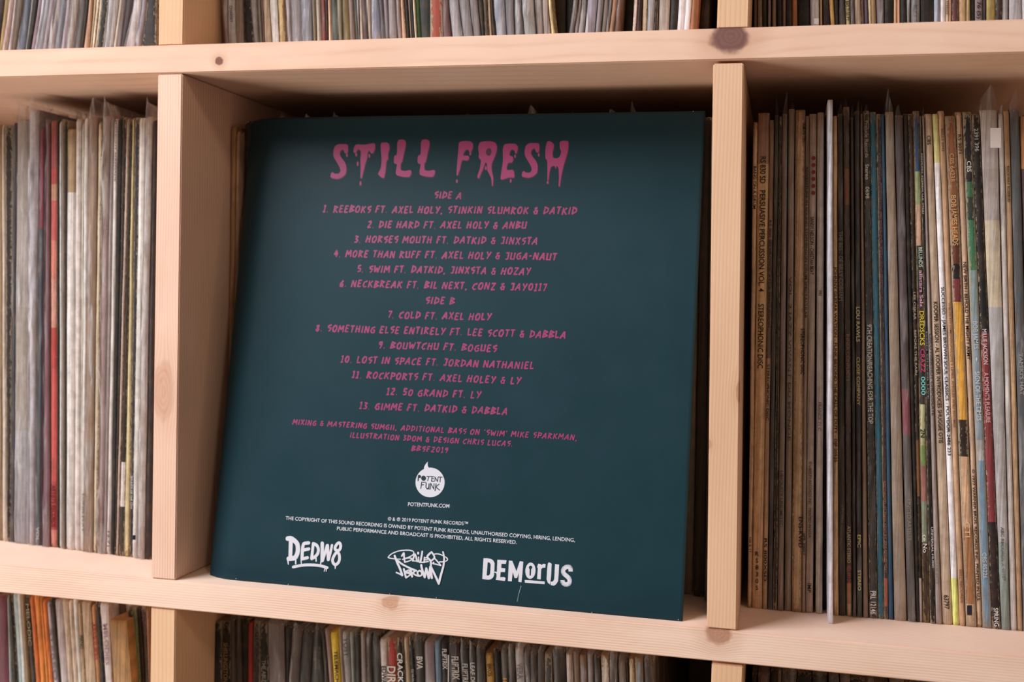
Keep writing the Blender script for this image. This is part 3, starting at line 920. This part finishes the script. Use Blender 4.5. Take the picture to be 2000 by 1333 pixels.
patch('bob', 1889, 1183, 1898, 1202, '242434', 'blue_square'); patch('flip2', 874.5, 1280, 877, 1333, 'e0dce0', 'white_stripe')
# ------------------------------------------------------------------ the album cover on show
CB = Vector((.03071, .01265, 0)); CYAW, LEAN, CS = -.01084, .16346, .315
CE = Vector((math.cos(CYAW), math.sin(CYAW), 0)); CN = Vector((-math.sin(CYAW), math.cos(CYAW), 0))
CV = (CN*math.sin(LEAN)+Vector((0, 0, math.cos(LEAN)))); CW = CE.cross(CV)          # CW points to the viewer
M = Matrix(((CE.x, CV.x, CW.x, CB.x), (CE.y, CV.y, CW.y, CB.y), (CE.z, CV.z, CW.z, CB.z), (0, 0, 0, 1)))
nc = NT('album_card'); g = nc.coord(); P = nc.sep(g)
s1 = nc.noise(g, 1800, 3, .6); s2 = nc.noise(g, 22, 4, .6)
nc.put(nc.b.inputs['Base Color'], nc.mix(s2, hexc('143c48', .66), hexc('1b404d', .72)))
nc.put(nc.b.inputs['Roughness'], nc.step(s2, .2, .8, .44, .52)); nc.b.inputs['Specular IOR Level'].default_value = .24
nc.bump(s1, .00008, .5)
TH = .0046
def cov_depth(s, t):                       # the face is flat but its spine side rolls back into a soft edge
    d = 0.0
    if s < .022: d += .0080*((.022-s)/.022)**2.0
    e = min(CS-s, t, CS-t)
    if e < .0016: d += .0009*((.0016-e)/.0016)**2
    d += .0006*math.sin(s*9)*math.sin(t*8)*0
    return -d
ss = [0, .0006, .0015, .003, .005, .0075, .0105, .014, .018, .022, .03]+[.03+(CS-.032)*i/16 for i in range(1, 17)]+[CS-.0012, CS-.0005, CS]
tt = [0, .0005, .0012, .002]+[.002+(CS-.004)*i/18 for i in range(1, 19)]+[CS-.0012, CS-.0005, CS]
ss = sorted(set(round(a, 6) for a in ss)); tt = sorted(set(round(a, 6) for a in tt))
vs = [(s, t, cov_depth(s, t)) for t in tt for s in ss]; ns, nt = len(ss), len(tt)
fs = [(j*ns+i, j*ns+i+1, (j+1)*ns+i+1, (j+1)*ns+i) for j in range(nt-1) for i in range(ns-1)]
off = len(vs); vs += [(s, t, -TH-.0048*(s < .004)-.0018*(s < .012)) for t in tt for s in ss]
fs += [tuple(off+k for k in reversed(f)) for f in fs]
ring = [j*ns for j in range(nt)]+[(nt-1)*ns+i for i in range(1, ns)]+[j*ns+ns-1 for j in range(nt-2, -1, -1)]+[i for i in range(ns-2, 0, -1)]
for a, b in zip(ring, ring[1:]+ring[:1]): fs.append((a, b, off+b, off+a))
cme = mesh('album_cover', vs, fs)
bm = bmesh.new(); bm.from_mesh(cme); bmesh.ops.recalc_face_normals(bm, faces=bm.faces[:]); bm.to_mesh(cme); bm.free()
cme.polygons.foreach_set('use_smooth', [True]*len(cme.polygons)); cme.set_sharp_from_angle(angle=math.radians(55))
cover = link('album_cover', cme, nc.m); cover.matrix_world = M
tag(cover, 'dark teal album cover with pink dripping title, propped in the centre cell', 'album cover')
def st(px, py):
    d = ray(px, py); nrm = CW; p = CAM + d*((CB-CAM).dot(nrm)/d.dot(nrm)); q = p-CB
    return q.dot(CE), q.dot(CV)
def cink(name, hx, k=1.0, rough=.45):
    n = NT(name); col = hexc(hx, k); s = n.noise(n.coord(), 2400, 3, .7)
    n.put(n.b.inputs['Base Color'], n.mix(n.step(s, .4, .75, 0.0, .35), col, tuple(x*.75 for x in col)))
    n.b.inputs['Roughness'].default_value = rough; return n.m
PINK = cink('pink_print', 'b8407f', .78); PINK2 = cink('pink_small_print', 'ad4076', .76); WHITE = cink('white_print', 'e2e2ee', .92); TEALP = cink('teal_print', '1c3038')
LIFT = [.00022]
def put(name, vs, fs, mat, z=None):
    if z is None: z = LIFT[0]
    zz = [z]*len(vs) if not isinstance(z, list) else z
    me = mesh(name, [(a, b, c) for (a, b), c in zip(vs, zz)], fs)
    o = link(name, me, mat, cover); return o
class Ribs:                                 # brush strokes of varying width, laid a hair apart so they never coincide
    def __init__(s, z=.00006): s.v, s.f, s.z, s.k, s.z0 = [], [], [], 0, z
    def poly(s, pts, z=None):
        b = len(s.v); s.k += 1; zz = s.z0+s.k*.5e-6 if z is None else z
        s.v += pts; s.z += [zz]*len(pts); s.f.append(tuple(range(b, b+len(pts))))
    def stroke(s, pts, w, cap=True, w1=None):
        n = len(pts); w1 = w if w1 is None else w1
        for i in range(n-1):
            (x0, y0), (x1, y1) = pts[i], pts[i+1]; L = math.hypot(x1-x0, y1-y0) or 1e-9
            a = lerp(w, w1, i/(n-1))/2; c = lerp(w, w1, (i+1)/(n-1))/2; nx, ny = -(y1-y0)/L, (x1-x0)/L
            q = [(x0+nx*a, y0+ny*a), (x0-nx*a, y0-ny*a), (x1-nx*c, y1-ny*c), (x1+nx*c, y1+ny*c)]
            ar = sum(q[k][0]*q[(k+1) % 4][1]-q[(k+1) % 4][0]*q[k][1] for k in range(4))
            s.poly(q if ar > 0 else q[::-1])
        if cap:
            for i, p in enumerate(pts):
                r = lerp(w, w1, i/(n-1) if n > 1 else 0)/2
                s.poly([(p[0]+r*math.cos(t*math.pi/5), p[1]+r*math.sin(t*math.pi/5)) for t in range(10)])
    def build(s, name, mat): return put(name, s.v, s.f, mat, s.z)
def curvy(pts, n=6):                        # Catmull-Rom through the points
    P_ = [pts[0]]+list(pts)+[pts[-1]]; out = []
    for i in range(1, len(P_)-2):
        for k in range(n):
            t = k/n; a, b, c, d = P_[i-1], P_[i], P_[i+1], P_[i+2]
            out.append(tuple(.5*((2*b[q])+(-a[q]+c[q])*t+(2*a[q]-5*b[q]+4*c[q]-d[q])*t*t+(-a[q]+3*b[q]-3*c[q]+d[q])*t**3) for q in (0, 1)))
    out.append(pts[-1]); return out
def zoomed(ox, oy, sc): return lambda pts: [st(ox+x/sc, oy+y/sc) for (x, y) in pts]
def filled(name, loops, mat, z=.00006):      # outlines with holes, filled flat
    cu = bpy.data.curves.new(name, 'CURVE'); cu.dimensions = '2D'; cu.fill_mode = 'BOTH'
    for lp in loops:
        sp = cu.splines.new('POLY'); sp.points.add(len(lp)-1); sp.use_cyclic_u = True
        for p, (x, y) in zip(sp.points, lp): p.co = (x*100, y*100, 0, 1)
    o = bpy.data.objects.new(name, cu); COL.objects.link(o); bpy.context.view_layer.update()
    me = bpy.data.meshes.new_from_object(o.evaluated_get(bpy.context.evaluated_depsgraph_get()))
    bpy.data.objects.remove(o); bpy.data.curves.remove(cu)
    for v in me.vertices: v.co = (v.co.x/100, v.co.y/100, z)
    me.materials.clear(); me.name = name
    return link(name, me, mat, cover)

# dripping title
Z = zoomed(620, 250, 2000/520)
def smooth(p): # round an outline slightly
    out = []
    for i in range(len(p)):
        a, b = p[i], p[(i+1) % len(p)]
        out += [(a[0]*.8+b[0]*.2, a[1]*.8+b[1]*.2), (a[0]*.2+b[0]*.8, a[1]*.2+b[1]*.8)]
    return out
tS = [(140,130),(160,122),(225,122),(230,140),(230,175),(222,195),(205,190),(195,160),(175,170),(165,195),(180,225),(205,255),(218,290),(215,345),(185,372),(150,385),(98,375),(100,345),(112,330),(130,345),(160,345),(175,325),(165,290),(125,225),(118,195),(125,150)]
tT = [(290,122),(350,128),(430,112),(435,135),(430,170),(415,192),(400,190),(392,170),(378,180),(372,235),(362,260),(345,330),(332,382),(322,378),(325,300),(322,235),(328,180),(315,160),(300,165),(288,190),(270,186),(273,150)]
tI = [(475,112),(520,108),(540,122),(542,160),(530,195),(532,235),(518,245),(512,320),(500,382),(470,365),(453,345),(475,310),(484,240),(476,170)]
tL = [(600,92),(640,86),(663,97),(665,130),(650,190),(638,250),(625,270),(625,318),(655,325),(705,315),(705,345),(690,370),(645,368),(592,355),(588,330),(600,270),(575,268),(575,225),(580,208),(598,205)]
tL2 = [(x+178, y-1) for x, y in tL]
tF = [(1062,106),(1100,98),(1150,100),(1168,115),(1168,150),(1155,180),(1148,198),(1140,180),(1132,160),(1112,168),(1098,190),(1094,208),(1120,208),(1142,214),(1135,240),(1120,246),(1095,240),(1082,250),(1070,310),(1052,360),(1044,355),(1050,260),(1058,180)]
tR = [(1220,106),(1260,100),(1310,100),(1340,112),(1350,140),(1345,180),(1332,215),(1322,240),(1308,270),(1308,320),(1322,370),(1318,438),(1310,438),(1308,385),(1290,345),(1275,320),(1274,270),(1262,255),(1248,300),(1225,350),(1215,380),(1200,375),(1205,350),(1220,310),(1230,240),(1210,228),(1215,190),(1205,150)]
tRh = [(1278,155),(1300,152),(1310,175),(1302,205),(1282,212),(1266,195),(1266,172)]
tE = [(1400,125),(1440,117),(1490,120),(1506,138),(1503,175),(1490,200),(1480,170),(1460,160),(1445,180),(1443,208),(1468,215),(1472,240),(1460,262),(1432,262),(1420,300),(1425,318),(1475,313),(1482,375),(1440,372),(1400,385),(1380,390),(1375,375),(1385,310),(1395,240),(1392,170)]
tS2 = [(x+1437, y-8) for x, y in tS]
tH = [(1725,102),(1745,98),(1775,118),(1775,150),(1765,190),(1770,225),(1800,230),(1822,215),(1832,180),(1820,150),(1820,102),(1850,96),(1887,98),(1885,150),(1876,195),(1862,240),(1845,300),(1830,370),(1820,442),(1811,442),(1815,380),(1812,300),(1796,282),(1790,312),(1782,282),(1752,292),(1742,340),(1735,395),(1727,395),(1728,300),(1727,245),(1712,230),(1712,160)]
drops = [(292,202,14),(390,212,16),(303,272,18),(324,420,18),(1048,402,14),(1452,400,15),(1730,412,14),(1663,205,13),(222,208,13),(1485,215,14),(1148,196,14),(1265,305,16),(525,225,16)]
loops = [Z(smooth(p)) for p in (tS, tT, tI, tL, tL2, tF, tR, tRh, tE, tS2, tH)]
dl = [Z([(cx+7*math.sin(t), cy-h*math.cos(t)*(1.15 if math.cos(t) > 0 else .85)) for t in [k*math.pi/5 for k in range(10)]]) for cx, cy, h in drops]
shadow = filled('title_shadow', [[(s+.0005, t-.0006) for s, t in lp] for lp in loops if lp is not loops[7]], cink('plum_print', '4a1c38'), .00004)
title = filled('title_lettering', loops, PINK, .00009); title['label'] = 'dripping pink title reading STILL FRESH'
rb = Ribs(.00011)
for lp in dl: rb.poly(lp[::-1])
rb.build('title_drips', PINK)

# hand-cut capitals for the track list: strokes on a 1 x 1 cell
GL = {
'A': (.78, [[(.0,0),(.5,1)],[(.5,1),(.68,0)],[(.18,.36),(.62,.36)]]), 'B': (.72, [[(.1,0),(.16,1)],[(.1,1),(.66,.82),(.2,.54)],[(.2,.54),(.7,.3),(.06,.04)]]),
'C': (.66, [[(.68,.92),(.2,.72),(.08,.28),(.3,.04),(.6,.14)]]), 'D': (.74, [[(.12,0),(.18,1)],[(.05,1),(.62,.8),(.68,.42),(.1,.03)]]),
'E': (.64, [[(.1,.02),(.16,1)],[(.14,.97),(.62,.95)],[(.14,.52),(.52,.54)],[(.1,.05),(.6,.08)]]), 'F': (.62, [[(.1,0),(.18,1)],[(.12,.95),(.62,.96)],[(.14,.52),(.5,.54)]]),
'G': (.72, [[(.66,.9),(.22,.74),(.08,.3),(.3,.04),(.64,.12),(.64,.46)],[(.4,.46),(.7,.46)]]), 'H': (.76, [[(.1,0),(.2,1)],[(.6,0),(.66,1)],[(.04,.5),(.76,.54)]]),
'I': (.3, [[(.14,0),(.18,1)]]), 'J': (.56, [[(.46,.98),(.42,.1),(.06,.1)],[(.08,.95),(.6,.97)]]), 'K': (.74, [[(.1,0),(.16,1)],[(.66,.96),(.14,.46)],[(.26,.54),(.7,.02)]]),
'L': (.58, [[(.12,1),(.1,.04)],[(.06,.06),(.58,.1)]]), 'M': (.9, [[(.06,0),(.16,1)],[(.16,1),(.44,.35)],[(.44,.35),(.76,1)],[(.76,1),(.84,0)]]),
'N': (.76, [[(.08,0),(.14,1)],[(.14,1),(.6,.05)],[(.6,0),(.68,1)]]), 'O': (.76, [[(.4,.97),(.1,.6),(.16,.1),(.5,.04),(.7,.45),(.62,.86),(.36,.97)]]),
'P': (.68, [[(.12,0),(.18,1)],[(.06,.98),(.66,.84),(.6,.52),(.14,.44)]]), 'R': (.74, [[(.12,0),(.16,1)],[(.06,.98),(.64,.8),(.18,.5)],[(.22,.5),(.7,.0)]]),
'S': (.62, [[(.62,.97),(.12,.76),(.22,.54),(.58,.5),(.5,.22),(.3,0)]]), 'T': (.62, [[(.0,.93),(.64,.97)],[(.34,.95),(.3,0)]]), 'U': (.72, [[(.1,1),(.12,.1),(.56,.1)],[(.62,1),(.62,0)]]),
'W': (.94, [[(.06,1),(.22,.04)],[(.22,.04),(.46,.7)],[(.46,.7),(.66,.04)],[(.66,.04),(.9,1)]]), 'X': (.7, [[(.08,1),(.64,0)],[(.64,1),(.06,0)]]),
'Y': (.7, [[(.08,1),(.36,.5)],[(.68,1),(.24,0)]]), 'Z': (.66, [[(.06,.94),(.6,.96),(.1,.08)],[(.08,.06),(.64,.08)]]), 'V': (.7, [[(.06,1),(.34,0)],[(.34,0),(.68,1)]]),
'0': (.72, [[(.38,.95),(.12,.6),(.18,.12),(.48,.06),(.64,.45),(.58,.84),(.36,.95)]]), '1': (.42, [[(.04,.84),(.26,.97),(.22,.05)],[(.02,.05),(.42,.07)]]), '2': (.62, [[(.08,.84),(.46,.95),(.52,.66),(.08,.06)],[(.08,.06),(.6,.08)]]),
'3': (.58, [[(.08,.95),(.5,.86),(.2,.54)],[(.2,.54),(.54,.36),(.4,.08),(.06,.06)]]), '4': (.62, [[(.36,.97),(.06,.4),(.62,.42)],[(.44,.7),(.4,0)]]), '5': (.6, [[(.56,.96),(.16,.94),(.14,.56),(.5,.5),(.48,.14),(.08,.06)]]),
'6': (.6, [[(.5,.97),(.12,.5),(.14,.12),(.46,.08),(.5,.42),(.14,.46)]]), '7': (.52, [[(.04,.93),(.5,.95),(.22,0)]]), '8': (.62, [[(.52,.9),(.14,.82),(.5,.3),(.34,.05),(.1,.22),(.5,.78)]]),
'9': (.6, [[(.5,.6),(.14,.6),(.14,.88),(.46,.93),(.5,.6),(.34,0)]]), '&': (.74, [[(.54,.86),(.2,.8),(.32,.5),(.08,.28),(.26,.04),(.66,.06)],[(.24,.48),(.7,.46)],[(.56,.46),(.54,.06)]]),
'.': (.3, [[(.1,.05),(.18,.06)]]), ',': (.3, [[(.18,.1),(.08,-.14)]]), "'": (.26, [[(.12,1.02),(.1,.8)]]), '-': (.46, [[(.04,.5),(.42,.54)]]), ' ': (.36, [])}
rgt = random.Random(5)
def track(name, body, xl_, yl_, xr_, yr_, cap, mat=PINK2, wt=.215):
    (s0, t0), (s1, t1) = st(xl_, yl_+cap/2), st(xr_, yr_+cap/2); hh = abs(st(xl_, yl_-cap/2)[1]-t0)
    adv = sum(GL[c][0]+.2 for c in body)-.2; k = (s1-s0)/adv; r = Ribs(.00006); x = 0
    for c in body:
        wd, strokes = GL[c]; ang = rgt.uniform(-.05, .05); dy = rgt.uniform(-.05, .05); th = rgt.uniform(.9, 1.12)*wt
        for sk in strokes:
            pts = []
            for (a, b) in sk:
                a2 = a+.12*(b-.5)-ang*(b-.5); b2 = b+dy+ang*(a-.4)
                X = s0+(x+a2)*k; pts.append((X, lerp(t0, t1, (X-s0)/(s1-s0))+b2*hh))
            r.stroke(pts, th*hh*1.15, False, th*hh*.8)
            for p in pts[1:-1]: r.poly([(p[0]+th*hh*.5*math.cos(q*math.pi/4), p[1]+th*hh*.5*math.sin(q*math.pi/4)) for q in range(8)])
        x += wd+.2
    return r.build(name, mat)
for (b, xl_, yl_, xr_, yr_, c) in [
    ('SIDE A', 848, 381.2, 901, 382.4, 13.5), ('1. REEBOKS FT. AXEL HOLY, STINKIN SLUMROK & DATKID', 631, 408.6, 1126.5, 412.8, 13.5),
    ('2. DIE HARD FT. AXEL HOLY & ANBU', 717.5, 438.8, 1028, 441, 13.5), ('3. HORSES MOUTH FT. DATKID & JINXSTA', 692, 467.2, 1050, 471.5, 13.5),
    ('4. MORE THAN RUFF FT. AXEL HOLY & JUGA-NAUT', 652.6, 495.5, 1087, 502, 13.5), ('5. SWIM FT. DATKID, JINXSTA & HOZAY', 697.7, 525, 1036, 530.8, 13.5),
    ('6. NECKBREAK FT. BIL NEXT, CONZ & JAY0117', 663.5, 554, 1067, 562, 13.5), ('SIDE B', 830.8, 587.2, 887.5, 588.4, 13.5),
    ('7. COLD FT. AXEL HOLY', 757.4, 615, 959, 619.8, 13.5), ('8. SOMETHING ELSE ENTIRELY FT. LEE SCOTT & DABBLA', 616.5, 640.7, 1105, 655, 13.5),
    ('9. BOUWTCHU FT. BOGUES', 739, 674, 970, 681, 13.5), ('10. LOST IN SPACE FT. JORDAN NATHANIEL', 665.6, 701.5, 1042.8, 715, 13.5),
    ('11. ROCKPORTS FT. AXEL HOLEY & LY', 687.7, 732, 1017, 744.4, 13.5), ('12. 50 GRAND FT. LY', 755, 765, 939, 772.3, 13.5),
    ('13. GIMME FT. DATKID & DABBLA', 702, 792.7, 991, 804, 13.5)]:
    track('track_list_line', b, xl_, yl_, xr_, yr_, c)
for (b, xl_, yl_, xr_, yr_, c) in [("MIXING & MASTERING SUMGII, ADDITIONAL BASS ON 'SWIM' MIKE SPARKMAN,", 571.6, 824.3, 1127.5, 855.5, 10.5),
    ('ILLUSTRATION 3DOM & DESIGN CHRIS LUCAS.', 683.5, 850, 1002, 867.8, 10.5), ('BBSF2019', 803.5, 876, 875, 880.2, 10.5)]:
    track('credit_line', b, xl_, yl_, xr_, yr_, c)
def sans(name, body, xl_, yl_, xr_, yr_, cap, bold=.008):
    me, (a0, a1, b0, b1) = text_mesh(name, body, bold)
    (s0, t0), (s1, t1) = st(xl_, yl_+cap/2), st(xr_, yr_+cap/2); hh = abs(st(xl_, yl_-cap/2)[1]-t0)
    for v in me.vertices:
        f = (v.co.x-a0)/(a1-a0); v.co = (lerp(s0, s1, f), lerp(t0, t1, f)+v.co.y/.73*hh, .00006)
    return link(name, me, WHITE, cover)
sans('web_address', 'POTENTFUNK.COM', 796.7, 985, 877.5, 988.8, 7.6, .012)
sans('legal_line', '© & ℗ 2019 POTENT FUNK RECORDS™', 757.5, 1013.6, 913.5, 1023.4, 7)
sans('legal_line', 'THE COPYRIGHT OF THIS SOUND RECORDING IS OWNED BY POTENT FUNK RECORDS, UNAUTHORISED COPYING, HIRING, LENDING,', 557.8, 1012, 1122.6, 1055.6, 7.2)
sans('legal_line', 'PUBLIC PERFORMANCE AND BROADCAST IS PROHIBITED, ALL RIGHTS RESERVED.', 658, 1032.3, 1009, 1059.6, 7.2)

# speech-bubble emblem
Z = zoomed(780, 880, 1230/120)
circ = [(615+291*math.cos(t), 645+297*math.sin(t)) for t in [math.radians(a) for a in range(-97, 244, 9)]]
bub = filled('bubble_emblem', [Z(circ+[(492,378),(497,335),(515,295),(545,255),(570,228),(566,270),(572,320),(590,350)])], WHITE, .00006)
r = Ribs(.00010)
for w_, pts in [(20,[(385,505),(376,610)]),(52,[(404,524),(408,530)]),(88,[(484,558),(487,564)]),(14,[(548,525),(650,524)]),(15,[(592,530),(565,612)]),(15,[(655,530),(642,618),(688,624)]),(13,[(648,572),(690,570)]),(13,[(655,530),(700,532)]),
    (14,[(710,622),(716,540),(764,628),(776,545)]),(13,[(776,535),(860,541)]),(15,[(822,545),(815,636)]),(16,[(448,640),(430,765)]),(14,[(445,640),(522,642)]),(14,[(440,697),(488,690)]),
    (17,[(538,655),(532,740),(558,778),(588,750),(596,672)]),(14,[(596,672),(594,785)]),(15,[(618,780),(628,660),(688,775),(696,668)]),(16,[(736,672),(716,808)]),(15,[(796,680),(728,735),(806,798)])]:
    sc = abs(st(800, 900)[0]-st(801, 900)[0])/10.25; r.stroke(Z(pts), w_*sc*1.1)
eo = r.build('bubble_lettering', TEALP); eo.parent = bub

def logo(name, ox, oy, sc, strokes, polys=(), holes=(), lab=None):
    Zl = zoomed(ox, oy, sc); k = abs(st(ox, oy)[0]-st(ox+1, oy)[0])/sc; r = Ribs(.00006)
    for w_, pts in strokes:
        w0, w1_ = w_ if isinstance(w_, tuple) else (w_, w_)
        r.stroke(Zl(curvy(pts) if len(pts) > 2 else pts), w0*k, True, w1_*k)
    o = r.build(name, WHITE)
    if lab: o['label'] = lab
    return o, Zl
logo('drip_logo', 550, 1040, 2000/130, [
    (130,[(185,195),(280,190),(400,270),(480,380),(490,560),(450,700),(380,780),(215,800)]), ((120,110),[(280,240),(262,800)]), ((50,28),[(190,850),(205,965)]), (42,[(425,800),(425,950)]),
    (92,[(815,325),(680,345),(645,420),(625,600),(615,800)]), (88,[(620,805),(780,770)]), (88,[(650,540),(820,505)]), ((36,22),[(588,850),(596,965)]),
    (84,[(955,345),(930,560),(905,800)]), (86,[(955,345),(1060,400),(1108,520),(1085,650),(1000,745),(925,790)]), ((46,36),[(1035,780),(1040,875)]),
    ((100,105),[(1225,335),(1225,850)]), (78,[(1235,850),(1310,620),(1370,400)]), (85,[(1385,400),(1405,830)]), (72,[(1415,830),(1475,600),(1518,395)]), ((44,26),[(1190,880),(1172,970)]),
    (82,[(1690,560),(1610,510),(1640,400),(1725,320),(1775,380),(1765,500),(1690,580),(1600,680),(1535,840),(1580,960),(1660,965),(1735,860),(1740,700),(1690,590)]), ((60,22),[(1620,980),(1616,1100)]),
    (78,[(355,1050),(600,1000),(850,985),(1100,1000),(1250,1030),(1375,1070)]), ((36,20),[(1312,1090),(1285,1180)]), ((36,22),[(1350,1090),(1345,1180)])], lab='white dripping logo reading DEDW8')
logo('tag_logo', 740, 1060, 2000/150, [
    (28,[(560,440),(400,430),(265,405),(252,375),(350,290),(520,225),(720,203),(850,218),(910,260),(880,330),(780,385),(615,445)]), (30,[(690,425),(780,405),(862,425),(830,465),(760,495),(672,520)]), (42,[(600,355),(652,280),(660,400),(676,515)]),
    (44,[(885,480),(940,310),(1000,495)]), (28,[(880,482),(1040,492)]), (34,[(1035,385),(1040,505)]), (52,[(1024,272),(1025,292)]), (46,[(1132,240),(1110,380),(1082,510)]), (34,[(1060,520),(1180,522)]),
    (34,[(1190,390),(1180,515)]), (30,[(1180,518),(1290,498)]), (28,[(1190,400),(1262,402)]), (28,[(1185,455),(1262,455)]), (50,[(1340,280),(1262,380),(1345,480),(1358,600),(1350,800)]), (42,[(1370,250),(1435,340),(1445,410),(1360,485)]),
    (34,[(1440,400),(1530,500),(1615,600)]), (32,[(1615,602),(1500,572),(1410,550),(1432,520)]), (28,[(1415,312),(1540,300),(1660,340),(1765,400),(1790,455),(1720,500),(1580,510)]),
    ((55,58),[(415,350),(480,520),(560,700),(612,855)]), (38,[(612,862),(540,820),(460,785)]), (46,[(440,430),(600,560),(800,665),(980,740)]), (50,[(655,695),(680,800),(712,915)]), (38,[(700,765),(785,722),(815,760),(725,795)]), (38,[(725,795),(830,830),(722,918)]),
    (50,[(830,680),(850,800),(870,890)]), (42,[(850,700),(945,742),(880,795)]), (42,[(880,795),(960,850),(1050,875),(1115,855),(1120,780),(1062,738),(1010,790),(1040,860)]), ((52,60),[(1110,590),(1130,700),(1200,905)]),
    (54,[(1200,905),(1240,680)]), (58,[(1240,680),(1308,930)]), (58,[(1308,930),(1345,640)]), (58,[(1345,640),(1385,925)]), ((50,60),[(1375,660),(1470,860),(1562,1060)]), ((60,40),[(1565,1070),(1625,840),(1690,600),(1705,400),(1675,250)])], lab='white graffiti tag reading BAILEY BROWN')
Z = zoomed(930, 1070, 10)
def ell(cx, cy, a, b, n=20, sh=0): return [(cx+a*math.cos(2*math.pi*k/n)-sh*math.sin(2*math.pi*k/n), cy+b*math.sin(2*math.pi*k/n)) for k in range(n)]
blk = filled('block_logo', [Z(p) for p in (
    [(145,210),(230,212),(290,225),(335,255),(360,305),(358,400),(350,540),(330,590),(290,620),(240,632),(120,615),(132,400)], [(225,290),(262,295),(283,330),(280,430),(272,520),(240,552),(205,545)],
    [(415,240),(595,250),(580,322),(495,318),(490,400),(570,410),(563,482),(480,480),(470,580),(550,578),(575,600),(562,655),(385,635),(400,560),(395,505),(355,488),(360,472),(405,478)],
    [(640,255),(705,262),(788,465),(852,270),(920,280),(905,500),(885,682),(825,672),(835,500),(798,600),(750,598),(715,480),(695,662),(620,655)],
    ell(1060,455,100,160,24,6)[::1], [(1040,365),(1060,352),(1085,360),(1098,385),(1088,412),(1076,430),(1070,550),(1042,548),(1045,430),(1032,405),(1030,382)],
    [(948,635),(1340,665),(1337,718),(952,688)], [(1210,318),(1262,325),(1275,345),(1310,320),(1357,324),(1352,396),(1300,395),(1272,425),(1260,625),(1190,615),(1205,410),(1192,380)],
    [(1400,315),(1425,287),(1475,320),(1468,480),(1460,600),(1440,722),(1400,690),(1376,620),(1385,450)], [(1540,325),(1620,335),(1612,520),(1600,660),(1565,715),(1520,748),(1455,735),(1452,668),(1500,665),(1525,620),(1532,500)])], WHITE, .00006)
blk['label'] = 'white block logo reading DEMORUS'
r = Ribs(.00006); sc = abs(st(1000, 1100)[0]-st(1001, 1100)[0])/10
r.stroke(Z(curvy([(1845,470),(1838,400),(1780,378),(1708,420),(1706,500),(1770,560),(1822,620),(1815,700),(1750,722),(1695,690),(1688,640)])), 82*sc, False); r.build('block_logo_letter', WHITE)
bare = cink('bare_card', 'a8b4c0')
r = Ribs(.00006); r.stroke(curvy([st(1018, 1145), st(1014, 1158), st(1010, 1176)]), .9*sc*10, False, .6*sc*10); r.build('scratch', bare)
for x, y in [(563,1142),(761,1161),(852,1168),(461,1131),(1354,217.8),(1156,1197),(1325,1211)]:
    r = Ribs(.00006); c_ = st(x, y); r.poly([(c_[0]+.9*sc*10*math.cos(q*math.pi/3), c_[1]+.9*sc*10*math.sin(q*math.pi/3)) for q in range(6)]); r.build('scuff_mark', bare)
